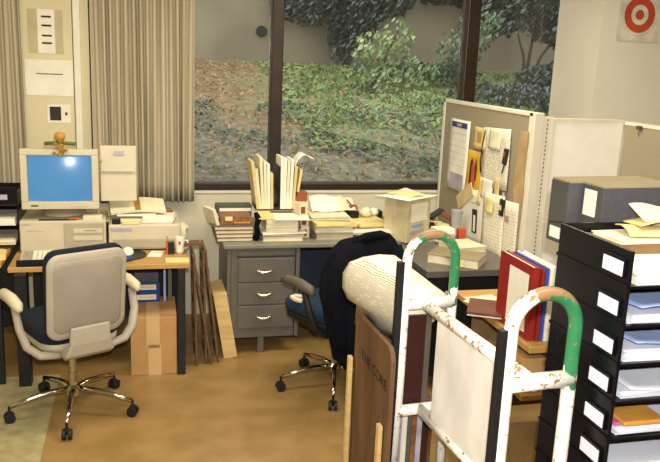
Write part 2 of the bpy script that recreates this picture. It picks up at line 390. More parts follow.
def leaves(mb, rnd, blobs, n, size):
    tot = sum(b[3]*b[4]*b[5] for b in blobs)
    for b in blobs:
        for _ in range(int(n*b[3]*b[4]*b[5]/tot)):
            while True:
                p = Vector((rnd.uniform(-1, 1), rnd.uniform(-1, 1), rnd.uniform(-1, 1)))
                if p.length < 1 and rnd.random() < .35+.65*p.length: break
            p = Vector((b[0]+p.x*b[3], b[1]+p.y*b[4], b[2]+p.z*b[5]))
            q = Vector((rnd.gauss(0, 1), rnd.gauss(0, 1), rnd.gauss(0, 1))).normalized(); t = q.orthogonal().normalized(); s = q.cross(t)
            l = size*rnd.uniform(.6, 1.3)
            v = [mb.bm.verts.new(p+t*l*a+s*l*c+q*d*l) for a, c, d in ((-1, 0, 0), (0, -.45, .12), (1, 0, 0), (0, .45, .12))]
            mb.bm.faces.new(v)
def shrub(label, blobs, n, size, leafm, stems, seed, cat='shrub', name='garden_shrub'):
    rnd = random.Random(seed); bx, by = stems[0][0][0], stems[0][0][1]
    t = thing(name, label, cat, (bx, by, stems[0][0][2]))
    o = Vector((bx, by, stems[0][0][2]))
    mb = MB(); leaves(mb, rnd, blobs, n, size)
    for v in mb.bm.verts: v.co -= o
    f = mb.build('foliage', leafm, t)
    for pts in stems:
        rr = [.03*(1-.7*i/(len(pts)-1)) for i in range(len(pts))]
        MB().tube([Vector(p)-o for p in pts], rr, 6).build('stem', 'bark', t, smooth=True)
    return t
shrub('dark leafy vine hanging over the garden wall right of the first mullion', [(2.3, 10.7, 2.75, .55, .25, .45), (3.0, 10.7, 2.6, .45, .25, .6), (2.85, 10.7, 2.15, .25, .2, .35), (3.5, 10.7, 2.75, .4, .2, .3)], 4200, .05, 'leaf_blue',
      [[(2.9, 10.8, 1.75), (2.85, 10.75, 2.2), (2.7, 10.75, 2.7)], [(2.95, 10.8, 1.75), (3.05, 10.75, 2.4), (3.2, 10.75, 2.8)]], 3, 'vine', 'garden_vine')
shrub('pale green sapling with bright leaves at the middle of the weedy slope', [(2.85, 9.2, 1.95, .3, .25, .3), (3.15, 9.2, 2.15, .2, .2, .25), (2.95, 9.2, 1.65, .45, .3, .16), (3.4, 9.3, 1.75, .35, .25, .2)], 900, .045, 'leaf_light',
      [[(2.75, 9.2, 1.35), (2.9, 9.2, 1.7), (3.15, 9.2, 2.25)]], 4, 'sapling', 'sapling')
shrub('dark green vine trailing over the wall top left of the second mullion', [(4.3, 10.7, 2.85, .55, .2, .16), (4.9, 10.7, 2.8, .4, .2, .2)], 1100, .06, 'leaf_dark',
      [[(4.4, 10.9, 2.95), (4.5, 10.75, 2.8)]], 5, 'vine', 'garden_vine')
shrub('sparse shrub with light leaves just left of the second mullion', [(4.1, 9.5, 2.0, .3, .25, .35), (4.35, 9.5, 2.35, .28, .25, .3), (3.9, 9.5, 1.75, .35, .2, .15)], 620, .05, 'leaf_mid',
      [[(4.1, 9.5, 1.5), (4.15, 9.5, 1.95), (4.3, 9.5, 2.4)]], 6)
shrub('large dark camellia bush with branching stems at the right of the window', [(5.4, 10, 2.95, .8, .5, .5), (4.95, 10, 2.55, .4, .4, .3), (6.1, 10, 2.5, .5, .5, .45), (5.7, 10, 2.35, .35, .3, .16), (6.3, 10, 2.95, .5, .4, .4)], 8000, .055, 'leaf_dark',
      [[(5.35, 10, 1.55), (5.3, 10, 2.0), (5.1, 10, 2.5)], [(5.4, 10, 1.55), (5.55, 10, 2.0), (5.9, 10, 2.5)], [(5.45, 10, 1.55), (5.75, 10, 1.95), (6.2, 10, 2.3)], [(5.35, 10, 1.6), (5.4, 10, 2.2), (5.5, 10, 2.8)]], 7)
shrub('low dark ground ivy beneath the camellia bush', [(4.6, 8.9, 1.5, .9, .6, .16), (5.3, 8.6, 1.45, .9, .7, .2), (3.7, 9.9, 1.75, .9, .5, .12), (5.9, 9.6, 1.75, .9, .5, .2), (4.9, 7.6, 1.2, .7, .6, .12)], 6500, .045, 'leaf_blue',
      [[(4.7, 8.9, 1.3), (4.75, 8.85, 1.5)]], 8, 'ivy', 'ground_ivy')
rnd = random.Random(11); mb = MB()
for _ in range(9500):
    x = rnd.uniform(.4, 5.4); y = rnd.uniform(6.1, 10.6)
    d = noise.noise(Vector((x*.9, y*.9, 7)))
    if x < 1.9+.8*noise.noise(Vector((y, x, 1))) and not (y < 8.1 and rnd.random() < .25): continue
    if d < -.25 or (y < 7.6 and rnd.random() < .8): continue
    z = gz(x, y)-.01; h = rnd.uniform(.03, .09)*(1+d); a = rnd.uniform(0, 6.28); wv = rnd.uniform(.01, .025)
    t = Vector((math.cos(a), math.sin(a), 0)); ln = Vector((rnd.uniform(-.05, .05), rnd.uniform(-.05, .05), 0))
    p = Vector((x, y, z))
    v = [mb.bm.verts.new(q) for q in (p-t*wv*.5, p+t*wv*.5, p+t*wv+ln*.5+Vector((0, 0, h*.6)), p+ln+Vector((0, 0, h)))]
    mb.bm.faces.new(v)
def cover(n, x0, x1, y0, y1, size, test):
    k = MB()
    while n:
        x = rnd.uniform(x0, x1); y = rnd.uniform(y0, y1)
        if noise.noise(Vector((x*1.3, y*1.3, 3))) < test: n -= .3 if n > 1 else 1; n = max(0, n); continue
        n = max(0, n-1); p = Vector((x, y, gz(x, y)+rnd.uniform(.0, .05)))
        q = Vector((rnd.gauss(0, .6), rnd.gauss(0, .6)-.3, 1)).normalized(); t = q.orthogonal().normalized(); a = rnd.uniform(0, 6.28); s_ = q.cross(t); t, s_ = t*math.cos(a)+s_*math.sin(a), s_*math.cos(a)-t*math.sin(a)
        l = size*rnd.uniform(.5, 1.4)
        k.bm.faces.new([k.bm.verts.new(p+t*l*a_+s_*l*c_) for a_, c_ in ((-1, 0), (0, -.45), (1, 0), (0, .45))])
    return k
tag(cover(9000, 1.6, 5.6, 6.8, 10.7, .035, -.15).build('ground_cover', mat('bright_weed_leaf', '8A9C58', .6, scale=3, col2='50683A')), 'low leafy weeds covering the slope outside the window', 'weeds', kind='stuff')
tag(cover(3500, .2, 3.6, 6.2, 8.6, .03, .0).build('ground_cover', mat('dull_weed_leaf', '6A7660', .7, scale=3, col2='3A4638')), 'patchy dark low weeds near the bottom of the slope outside', 'weeds', kind='stuff')
tag(cover(5000, .2, 3.2, 6.0, 10.8, .022, -.6).build('leaf_litter', mat('dry_leaf', 'A08458', .9, var=.3)), 'dry brown leaf litter on the bare left part of the slope', 'leaf litter', kind='stuff')
tag(mb.build('grass', 'grass'), 'weedy green grass growing on the slope outside the window', 'grass', kind='stuff')

# ================================================================ WINDOW-PIER PAPERS
def wallpaper_sheet(name, x0, x1, z0, z1, m, label, cat, y=WY-.05):
    def f(u, v): return (x0+(x1-x0)*u, y-.002-.003*math.sin(u*3.1)*(.5+v*.5), z0+(z1-z0)*v)
    return f, y
t = thing('notice_sheet', 'tan wall sheet with four black name strips, highest on the window pier', 'paper', (-.565, WY-.052, 1.975))
B((-.105, -.002, -.14), (.11, 0, .135)).build('backing', mat('tan_card', 'BCAD84', .8, var=.05), t)
B((-.045, -.004, -.14), (.06, -.002, .135)).build('paper', 'white', t)
for k, z in enumerate((.09, .035, -.028, -.075)):
    B((-.02, -.0055, z-.006), (.04, -.004, z+.006)).build('name_strip', 'ink', t)
t = thing('notice_sheet', 'wide cream sheet with one line of writing, taped below the name strips', 'paper', (-.55, WY-.052, 1.68))
B((-.148, -.002, -.115), (.148, 0, .115)).build('paper', 'white', t)
B((-.08, -.003, .022), (.085, -.002, .028)).build('writing', 'slot', t)
t = thing('photo_card', 'small pale card with a dark square photograph, lowest on the window pier', 'card', (-.495, WY-.052, 1.45))
B((-.075, -.002, -.06), (.07, 0, .06)).build('card', 'white', t)
B((-.06, -.004, -.045), (.01, -.002, .045)).build('photograph', 'ink', t); B((.035, -.003, -.01), (.05, -.002, .01)).build('dot', 'slot', t)

# target poster on column
t = thing('target_poster', 'white square poster with a red ring and red centre, on the white wall top right', 'poster', (3.41, 4.822, 2.23))
B((-.165, -.003, -.14), (.165, 0, .16)).build('paper', mat('poster_paper', 'DDD6C2', .7), t)
def ring(r0, r1, cz, y, n=40):
    m = MB(); a = []
    for k in range(n):
        th = 2*math.pi*k/n
        a.append((m.bm.verts.new((r0*math.cos(th), y, cz+r0*math.sin(th))), m.bm.verts.new((r1*math.cos(th), y, cz+r1*math.sin(th)))))
    for k in range(n):
        p, q = a[k], a[(k+1) % n]; m.bm.faces.new((p[0], p[1], q[1], q[0]))
    return m
ring(.068, .122, .032, -.0045).build('red_ring', 'orange', t); ring(.0005, .034, .032, -.0045).build('red_centre', 'orange', t)
ring(.140, .1415, .032, -.004).build('pencil_ring', 'mauve', t)
B((-.165, -.006, -.15), (.165, -.003, -.139)).build('bottom_tape', 'cream', t)

# ================================================================ CHAIRS
def rrect(w, h, r, n=6):
    out = []
    for cx, cz, a0 in ((w/2-r, h/2-r, 0), (-w/2+r, h/2-r, 90), (-w/2+r, -h/2+r, 180), (w/2-r, -h/2+r, 270)):
        for k in range(n+1):
            a = R(a0+90*k/n); out.append((cx+r*math.cos(a), cz+r*math.sin(a)))
    return out
def shell(w0, w1, h, r, th, y0, zc, bend, tilt):
    """upright rounded panel, bottom width w0, top width w1, bulging to -y"""
    m = MB(); o = rrect(1, 1, r)
    def P(px, pz, s, back):
        x, z = px*s, pz*s; wd = w0+(w1-w0)*(z+.5)
        X = x*wd; Z = z*h
        y = y0-tilt*Z+bend*(x*x*4)*.6+bend*.5*(z*z*4)-back
        return (X, y, zc+Z)
    rings = []
    for s in (.02, .5, .85, .97): rings.append([P(a, b, s, th/2) for a, b in o])
    rings.append([P(a, b, 1.0, th*.25) for a, b in o]); rings.append([P(a, b, 1.0, -th*.25) for a, b in o])
    for s in (.97, .85, .5, .02): rings.append([P(a, b, s, -th/2) for a, b in o])
    return m.loft(rings)
def make_chair(loc, rz, label, shellm, padm, fabm, star, adj=False):
    t = thing('office_chair', label, 'chair', loc, rz)
    shell(.40, .405, .44, .15, .018, -.235, .705, .03, .10).build('back_shell', shellm, t, smooth=True)
    shell(.345, .35, .37, .12, .010, -.249, .705, .03, .10).build('back_inset_panel', M['inset'] if shellm == 'shell' else shellm, t, smooth=True)
    shell(.39, .405, .445, .15, .045, -.200, .718, .03, .10).build('backrest_cushion', fabm, t, smooth=True)
    MB().loft([[(x, y, .375) for x, y in ((-.12, -.12), (.12, -.12), (.12, -.20), (-.12, -.20))], [(x, y, .40) for x, y in ((-.125, -.13), (.125, -.13), (.125, -.235), (-.125, -.235))], [(x, y, .46) for x, y in ((-.105, -.215), (.105, -.215), (.105, -.245), (-.105, -.245))], [(x, y, .55) for x, y in ((-.10, -.225), (.10, -.225), (.10, -.245), (-.10, -.245))]]).build('back_neck', shellm, t, bevel=.008)
    # seat
    def seat(z, s, rr=.10): return [(a, b, z) for a, b in [(x*s, y*s+.05) for x, y in rrect(.42, .46, rr)]]
    MB().loft([seat(.45, .93), seat(.465, 1.0), seat(.50, 1.0), seat(.52, .93), seat(.525, .7)]).build('seat', fabm, t, smooth=True)
    MB().loft([seat(.375, .55), seat(.39, .80), seat(.42, .96), seat(.45, .97)]).build('seat_shell', shellm if shellm != 'olive' else 'rubber', t, smooth=True)
    B((-.07, -.08, .34), (.07, .10, .39)).build('tilt_mechanism', 'rubber', t, bevel=.01)
    for s in (-1, 1):
        pts = [(s*.13, -.16, .395), (s*.22, -.15, .41), (s*.275, -.13, .46), (s*.30, -.11, .55), (s*.305, -.07, .65)]
        a = MB().tube(pts, [.018, .021, .021, .019, .017], 10, squash=1.3).build('armrest', shellm if shellm != 'olive' else 'rubber', t, smooth=True)
        MB().tube([(s*.305, -.15, .655), (s*.306, -.12, .672), (s*.306, -.03, .685), (s*.303, .08, .68), (s*.298, .13, .668)], [.012, .027, .030, .028, .014], 12).build('arm_pad', padm, a, smooth=True)
    MB().lathe([(.022, .10), (.022, .22), (.018, .22), (.018, .36)], seg=16).build('gas_column', 'chrome', t, smooth=False)
    MB().lathe([(.03, .085), (.042, .10), (.042, .135), (.028, .15)], seg=18).build('hub', 'chrome', t)
    for k in range(5):
        a = R(star+72*k)-rz; d = Vector((math.cos(a), math.sin(a), 0)); z = Vector((0, 0, 1))
        g = MB().tube([d*.03+z*.125, d*.12+z*.125, d*.22+z*.108, d*.315+z*.085], [.017, .015, .013, .011], 10).build('leg', 'chrome', t, smooth=True)
        e = d.cross(z); c = d*.32
        q = MB()
        q.tube([c+e*.006+z*.027, c+e*.024+z*.027], .027, 16); q.tube([c-e*.024+z*.027, c-e*.006+z*.027], .027, 16)
        q.tube([c+z*.03, c+z*.088], .007, 8); q.box(c+Vector((-.012, -.012, .028)), c+Vector((.012, .012, .058)))
        q.build('caster', 'rubber', g, smooth=False, bevel=.003)
    return t
make_chair((-.345, 3.93, 0), R(27), 'beige shelled office chair with chrome star base, facing the computer', 'shell', 'beige', 'navy', -92)
ch2 = make_chair((1.10, 4.02, 0), R(27), 'blue seated office chair with a black jacket over its back, at the grey desk', 'olive', 'olive', 'teal', -105)
m = MB(); m.tube([(-.20, .02, .555), (-.23, .05, .56), (-.235, .09, .56), (-.20, .12, .555), (-.16, .10, .55)], [.014]*5, 8)
o = m.build('cardboard_hook', 'cream', None, smooth=True); o.location = (1.09, 4.02, -.02); o.rotation_euler.z = R(10)
tag(o, 'small cream hook shaped scrap lying on the blue chair seat', 'scrap')
# jacket draped over chair 2
m = MB(); rings = []
prof = [(.28, -.22, -.12, .05, -.30), (.34, -.27, .0, .065, -.30), (.42, -.29, .16, .08, -.29), (.56, -.325, .20, .09, -.275), (.70, -.355, .205, .09, -.265), (.80, -.33, .205, .085, -.255), (.88, -.285, .205, .075, -.245), (.92, -.245, .19, .06, -.235), (.95, -.20, .16, .04, -.23), (.96, -.12, .10, .015, -.23)]
for z, xl, xr, ht, yc in prof:
    rr = []; hw = (xr-xl)/2; xc = (xr+xl)/2
    for k in range(48):
        a = 2*math.pi*k/48; ca, sa = math.cos(a), math.sin(a)
        x = hw*math.copysign(abs(ca)**.8, ca); y = ht*math.copysign(abs(sa)**.8, sa)
        n_ = 1+.10*math.sin(a*7+z*4)*(1 if z < .85 else .3)+.05*math.sin(a*13+z*9)
        rr.append((xc+x*(1+.03*math.sin(a*5+z*6)), yc+y*n_, z+(.015*math.sin(a*3) if z < .35 else 0)))
    rings.append(rr)
m.loft(rings); jb = thing('jacket', 'black jacket draped over the back of the blue seated office chair', 'jacket', (1.10, 4.02, 0), R(27))
o = m.build('jacket_body', 'jacket', jb, smooth=True)
MB().tube([(-.21, -.27, .88), (-.28, -.30, .78), (-.30, -.31, .64), (-.27, -.31, .48), (-.23, -.30, .34)], [.05, .06, .055, .05, .045], 14).build('sleeve', 'jacket', jb, smooth=True)
MB().tube([(.15, -.27, .88), (.17, -.30, .78), (.17, -.31, .62), (.15, -.30, .46), (.10, -.30, .36)], [.05, .06, .055, .05, .045], 14).build('sleeve', 'jacket', jb, smooth=True)
MB().tube([(-.15, -.25, .935), (-.05, -.265, .96), (.05, -.265, .96), (.12, -.25, .94)], [.02, .027, .027, .02], 10).build('collar', 'jacket', jb, smooth=True)

# ================================================================ LEFT COMPUTER DESK
ZL = .69
t = thing('computer_desk', 'tan topped desk with black steel legs carrying the beige monitor', 'desk', (-.215, 4.7, 0))
def LB(lo, hi): return B((lo[0]+.215, lo[1]-4.7, lo[2]), (hi[0]+.215, hi[1]-4.7, hi[2]))
LB((-.70, 4.306, ZL-.03), (.285, 5.10, ZL)).build('desktop', 'wood', t, bevel=.004)
for x in (.215,):
    LB((x, 4.31, .0), (x+.045, 4.36, ZL-.03)).build('leg', 'blackm', t, bevel=.004); LB((x, 5.02, 0), (x+.045, 5.07, ZL-.03)).build('leg', 'blackm', t, bevel=.004)
LB((-.665, 4.27, 0), (-.60, 4.36, ZL-.03)).build('leg', 'blackm', t, bevel=.004); LB((-.665, 5.02, 0), (-.60, 5.07, ZL-.03)).build('leg', 'blackm', t, bevel=.004)
LB((-.60, 5.05, .12), (.215, 5.07, ZL-.03)).build('modesty_panel', 'blackm', t)
# monitor
t = thing('crt_monitor', 'beige cathode ray monitor with a bright blue screen', 'monitor', (-.443, 4.65, .945))
m = MB(); W_, H_ = .217, .355
m.box((-W_, 0, 0), (W_, .05, .045)); m.box((-W_, 0, H_-.035), (W_, .05, H_)); m.box((-W_, 0, .045), (-W_+.038, .05, H_-.035)); m.box((W_-.038, 0, .045), (W_, .05, H_-.035))
m.build('bezel', 'beige', t, bevel=.004)
MB().loft([[(x, .05, z) for x, z in ((-.212, .005), (.212, .005), (.212, .35), (-.212, .35))], [(x, .16, z) for x, z in ((-.20, .01), (.20, .01), (.20, .34), (-.20, .34))], [(x, .40, z) for x, z in ((-.12, .04), (.12, .04), (.12, .26), (-.12, .26))]]).build('housing', 'beige', t, bevel=.006)
m = MB(); nu = 20
def fs(u, v): return (-.180+.36*u, .004+.095*(u-.5)**2+.059*(v-.5)**2, .043+.28*v)
m.sheet(fs, nu, nu, .002); m.build('screen', 'crt', t, smooth=True)
B((-.165, -.0015, .018), (-.125, .0, .026)).build('badge', 'ink', t); 
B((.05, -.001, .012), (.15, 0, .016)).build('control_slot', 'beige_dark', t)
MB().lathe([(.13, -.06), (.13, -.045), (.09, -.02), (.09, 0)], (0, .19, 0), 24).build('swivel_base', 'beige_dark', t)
# golden ornament on the monitor
t = thing('angel_ornament', 'small golden figure ornament with a round head, sitting on top of the monitor', 'ornament', (-.435, 4.655, 1.30))
MB().lathe([(.005, .045), (.022, .05), (.030, .067), (.032, .078), (.028, .09), (.016, .098), (.004, .10)], seg=18).build('head', 'woodball', t, smooth=True)
MB().tube([(-.085, 0, .033), (-.03, 0, .037), (.03, 0, .037), (.085, 0, .032)], [.010, .010, .010, .010], 8).build('ribbon_arms', 'green', t, smooth=True)
m = MB(); rn = random.Random(5)
for k in range(22):
    a = rn.uniform(0, 6.28); rr = rn.uniform(.005, .042); z = rn.uniform(-.03, .05)
    c = Vector((rr*math.cos(a), -.012-abs(rr*math.sin(a))*.5, z)); bmesh.ops.create_icosphere(m.bm, subdivisions=1, radius=rn.uniform(.007, .013), matrix=Matrix.Translation(c))
m.build('body', 'gold', t)
# desktop computer
t = thing('desktop_computer', 'flat beige desktop computer case under the monitor', 'computer', (-.435, 4.63, ZL))
B((-.24, 0, .006), (.245, .42, .19)).build('case', 'beige', t, bevel=.006)
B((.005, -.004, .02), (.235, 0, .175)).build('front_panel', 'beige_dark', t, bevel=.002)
for z in (.07, .115): B((.06, -.007, z), (.225, -.004, z+.028)).build('drive_bay', 'beige', t, bevel=.001)
B((.12, -.008, .128), (.19, -.007, .131)).build('slot', 'slot', t)
B((-.225, -.002, .165), (-.18, 0, .172)).build('badge', 'mauve', t); B((-.2, -.002, .13), (-.1, 0, .132)).build('vent_line', 'beige_dark', t)
for x in (-.2, .2): B((x-.02, .03, 0), (x+.02, .39, .006)).build('foot', 'rubber', t)
# papers lying on the case front ledge
o = B((-.57, 4.635, .88), (-.36, 4.66, .886)).build('pen_tray', 'black', bevel=.002); tag(o, 'thin black ruler lying on the computer case in front of the monitor', 'ruler')
o = B((-.32, 4.64, .88), (-.21, 4.70, .905)).build('paper_pad', 'cream', bevel=.002); tag(o, 'small cream paper pad on the right end of the computer case', 'paper pad')
o = MB().tube([(-.40, 4.645, .886), (-.345, 4.655, .886)], .006, 8).build('pen', 'orange'); tag(o, 'short red pen lying on the computer case beside the cream pad', 'pen')
# keyboard, wrist rest, mouse
t = thing('keyboard', 'beige keyboard in front of the computer case, partly behind the chair', 'keyboard', (-.43, 4.45, ZL), R(3))
MB().prism([(-.22, -.09, 0), (-.22, .10, 0), (-.22, .10, .035), (-.22, -.09, .015)], (.44, 0, 0)).build('keyboard_body', 'beige', t, bevel=.003)
kk = 0
for r_ in range(5):
    for c_ in range(16):
        y = -.075+r_*.032; z = .0165+(y+.09)*.105
        x = -.205+c_*.0262
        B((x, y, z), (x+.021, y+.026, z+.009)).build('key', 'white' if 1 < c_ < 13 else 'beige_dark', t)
o = MB().tube([(-.655, 4.325, ZL+.012), (-.45, 4.325, ZL+.014), (-.21, 4.33, ZL+.012)], .022, 10, squash=.6).build('wrist_rest', 'navy', smooth=True); o.location.z = .003
tag(o, 'navy padded wrist rest along the front of the keyboard', 'wrist rest')
def disc(cx, cy, rx, ry, z0, z1, seg=28): return MB().prism([(cx+rx*math.cos(2*math.pi*k/seg), cy+ry*math.sin(2*math.pi*k/seg), z0) for k in range(seg)], (0, 0, z1-z0))
o = disc(-.06, 4.52, .105, .12, ZL, ZL+.006).build('mouse_pad', 'blackm', bevel=.001); tag(o, 'dark oval mouse pad right of the office chair', 'mouse pad')
o = disc(-.085, 4.40, .055, .04, ZL+.006, ZL+.022).build('wrist_cushion', 'blue', bevel=.006); tag(o, 'blue wrist cushion on the front of the mouse pad', 'wrist cushion')
m = MB(); bmesh.ops.create_uvsphere(m.bm, u_segments=18, v_segments=10, radius=1)
for v in m.bm.verts: v.co = Vector((v.co.x*.036, v.co.y*.055, max(v.co.z, -.2)*.034))
o = m.build('computer_mouse', 'white', smooth=True, loc=(-.065, 4.53, ZL+.0135)); tag(o, 'rounded white computer mouse on the dark pad', 'mouse')
# printer
t = thing('printer', 'low beige printer beside the monitor, buried under papers', 'printer', (.05, 4.62, ZL))
B((-.225, 0, .008), (.20, .40, .165)).build('printer_body', 'beige', t, bevel=.012)
B((-.20, -.006, .02), (.18, 0, .075)).build('paper_slot', 'beige_dark', t, bevel=.002)
B((-.21, -.003, .125), (-.09, 0, .145)).build('badge', 'mauve', t)
MB().tube([(.20, .1, .09), (.235, .1, .09)], .065, 20).build('side_knob', 'beige', t, bevel=.006)
MB().tube([(.235, .1, .12), (.25, .1, .12)], .018, 12).build('feed_knob', 'beige', t, bevel=.002)
B((-.2, .02, 0), (.18, .36, .008)).build('foot', 'rubber', t)
def papers(lo, hi, rz, m, name, label, cat, n=5, jit=.006, seed=0):
    """a loose pile: n sheets, each turned a little"""
    rn = random.Random(seed); cx, cy = (lo[0]+hi[0])/2, (lo[1]+hi[1])/2; hx, hy = (hi[0]-lo[0])/2, (hi[1]-lo[1])/2; H0 = hi[2]-lo[2]
    b = MB(); th = H0/n
    for k in range(n):
        rt_ = Matrix.Rotation(rn.uniform(-1, 1)*jit*6, 3, 'Z'); dx, dy = rn.uniform(-jit, jit), rn.uniform(-jit, jit)
        b.box((-hx+dx, -hy+dy, k*th), (hx+dx, hy+dy, (k+1)*th*.999), rot=rt_, piv=(0, 0, 0))
    o = b.build(name, m, loc=(cx, cy, lo[2]), rz=rz); return tag(o, label, cat)
z0 = ZL+.165
papers((-.16, 4.66, z0), (.02, 4.86, z0+.02), R(4), 'cream', 'paper_pile', 'low cream paper pile on the left of the printer, behind the black stapler', 'papers', 4, seed=1)
o = B((-.155, 4.625, z0), (-.105, 4.655, z0+.035)).build('stapler', 'black', bevel=.006); tag(o, 'small black stapler at the left front of the printer top', 'stapler')
papers((-.10, 4.625, z0), (.0, 4.655, z0+.012), 0, 'yellow', 'note_pad', 'thin yellow note pad on the front edge of the printer top', 'note pad', 2, seed=2)
papers((.03, 4.64, z0), (.21, 4.80, z0+.035), R(-6), 'white', 'paper_pile', 'white curled paper pile on the right half of the printer top', 'papers', 6, .01, seed=3)
t = thing('manila_folder', 'pale manila folder with a brown band, highest on the printer pile', 'folder', (0, 4.80, z0+.048), R(5))
def ff(u, v): return (-.17+.33*u, -.09+.17*v, .015*math.sin(u*3)+.05*v)
MB().sheet(ff, 8, 5, .014).build('folder_cover', 'cream', t)
def fb(u, v): return (-.025+.035*u, -.091+.172*v, .015*math.sin((.44+u*.1)*3)+.05*v+.008)
MB().sheet(fb, 2, 5, .003).build('band', 'gold', t)
papers((-.12, 4.69, z0+.0355), (.11, 4.78, z0+.045), 0, 'white', 'envelope', 'long white envelope under the banded manila folder', 'envelope', 2, seed=4)
m = MB(); rn = random.Random(2)
def crumple(m, c, r, seed, sq=(1, 1, .7)):
    rn = random.Random(seed); bmesh.ops.create_icosphere(m.bm, subdivisions=3, radius=1)
    for v in m.bm.verts[-642:] if False else [v for v in m.bm.verts if not v.tag]:
        n_ = 1+.35*noise.noise(v.co*2.2+Vector((seed, 0, 0)))+.2*noise.noise(v.co*5+Vector((0, seed, 0)))
        v.co = Vector((v.co.x*sq[0], v.co.y*sq[1], v.co.z*sq[2]))*r*n_+Vector(c); v.tag = True
    return m
o = crumple(MB(), (0, 0, 0), .045, 3, (1, .8, .6)).build('wrapper', 'brown', loc=(.165, 4.87, z0+.026)); tag(o, 'crumpled brown wrapper on the right back of the printer', 'wrapper')
# cups and notes at right of printer
t = thing('pencil_box', 'small black and red pencil holder in front of the printer', 'pencil holder', (.185, 4.535, ZL))
B((-.022, -.02, 0), (.022, .02, .075)).build('holder', 'black', t, bevel=.003); B((-.026, -.0205, .0), (-.016, .0205, .074)).build('red_side', 'orange', t)
MB().tube([(0, 0, .05), (-.022, .005, .11)], .004, 8).build('pencil', 'woodball', t)
t = thing('white_mug', 'white mug with a brown mark beside the pencil holder', 'mug', (.24, 4.55, ZL))
MB().lathe([(.020, 0), (.027, .01), (.030, .10), (.026, .10), (.023, .015)], seg=20).build('cup', 'white', t, smooth=False)
MB().tube([(.028, 0, .08), (.048, 0, .075), (.048, 0, .035), (.026, 0, .025)], .005, 8).build('handle', 'white', t, smooth=True)
B((-.008, -.0325, .06), (.004, -.029, .078)).build('mark', 'brick', t)
papers((.06, 4.47, ZL), (.14, 4.60, ZL+.003), R(-12), 'white', 'note_sheet', 'white note sheet on the desk left of the yellow one', 'note', 1, 0)
papers((.15, 4.33, ZL), (.285, 4.43, ZL+.004), R(-2), 'yellow', 'note_sheet', 'yellow note sheet at the front right corner of the computer desk', 'note', 1, 0)
# document holder
t = thing('document_holder', 'beige flat document holder board standing right of the monitor', 'document holder', (-.108, 4.72, .86))
B((-.11, 0, .12), (.10, .012, .455), rot=Matrix.Rotation(R(-5), 3, 'X'), piv=(0, 0, .1)).build('board', 'beige', t, bevel=.003)
B((-.105, -.018, .30), (.095, -.012, .345), rot=Matrix.Rotation(R(-5), 3, 'X'), piv=(0, 0, .1)).build('upper_flap', 'beige', t, bevel=.001)
B((-.03, -.008, .40), (.03, -.004, .425), rot=Matrix.Rotation(R(-5), 3, 'X'), piv=(0, 0, .1)).build('printed_mark', 'mauve', t)
MB().tube([(-.13, .03, 0), (-.13, .03, .36), (-.10, .02, .36)], .008, 8).build('stand_arm', 'beige_dark', t)
B((-.16, -.02, -.005), (-.06, .10, .006)).build('foot', 'beige_dark', t)

# left edge: second desk with black letter trays
t = thing('side_desk', 'tan topped side desk at the left photo edge with a black frame', 'desk', (-1.2, 4.6, 0))
B((-.6, -.30, .69), (.47, .5, .72)).build('desktop', 'wood', t, bevel=.004)
for x in (-.58, .42):
    for y in (-.28, .44): B((x, y, 0), (x+.035, y+.035, .69)).build('leg', 'blackm', t, bevel=.003)
B((-.55, .42, .1), (.42, .435, .69)).build('modesty_panel', 'blackm', t)
t = thing('letter_tray', 'stack of black letter trays on the side desk at the left edge', 'letter tray', (-.80, 4.62, .72))
for k in range(3):
    z = .02+k*.115
    B((-.22, 0, z), (.125, .33, z+.006)).build('shelf', 'sorter', t)
    B((-.22, .32, z), (.125, .33, z+.085)).build('tray_back', 'sorter', t)
    B((.118, 0, z), (.125, .33, z+.085)).build('tray_side', 'sorter', t); B((-.22, 0, z), (-.213, .33, z+.085)).build('tray_side', 'sorter', t)
B((-.213, 0, .26), (.118, .006, .36)).build('upper_front', 'sorter', t); B((-.02, -.003, .29), (.07, 0, .32)).build('label_card', 'mauve', t)
for x in (-.219, .118):
    for y in (.004, .32): B((x, y, 0), (x+.006, y+.008, .35)).build('post', 'sorter', t)
papers((-.99, 4.60, .747), (-.70, 4.88, .775), 0, 'cream', 'paper_pile', 'cream papers in the lowest black letter tray at the left edge', 'papers', 5, .004, seed=5)
papers((-.99, 4.60, .862), (-.695, 4.88, .90), 0, 'white', 'paper_pile', 'white papers in the middle black letter tray at the left edge', 'papers', 6, .004, seed=6)
papers((-.98, 4.63, .977), (-.695, 4.88, .98), 0, 'manila', 'paper_pile', 'thin manila sheets in the uppermost black letter tray at the left edge', 'papers', 1, .004, seed=7)
papers((-.80, 4.36, .72), (-.735, 4.58, .73), R(8), 'yellow', 'note_pad', 'yellow pad on the side desk in front of the letter trays', 'note pad', 2, seed=8)

# under the desk: carton with printed boxes on top
t = thing('cardboard_box', 'brown taped cardboard box on the floor under the computer desk', 'box', (.08, 4.335, 0), R(-1))
B((-.135, 0, 0), (.13, .40, .36)).build('carton', 'card', t, bevel=.004)
m = MB(); m.box((-.035, -.0015, 0), (.04, 0, .19)); m.box((-.045, -.0015, .17), (.032, 0, .361)); m.box((-.045, 0, .36), (.032, .4, .3615)); m.build('tape', 'tape', t)
for k, (z, lb) in enumerate(((.3625, 'lower blue and white paper ream box on the taped cardboard box'), (.4265, 'upper blue and white paper ream box on the taped cardboard box'))):
    t = thing('ream_box', lb, 'box', (.045, 4.62, z), 0)
    B((-.075, 0, 0), (.078, .10, .062)).build('ream_body', 'blue', t, bevel=.002)
    B((-.06, -.002, .015), (.055, 0, .047)).build('printed_label', 'white', t); B((-.05, -.003, .025), (.045, -.002, .037)).build('printed_stripe', 'yellow', t)
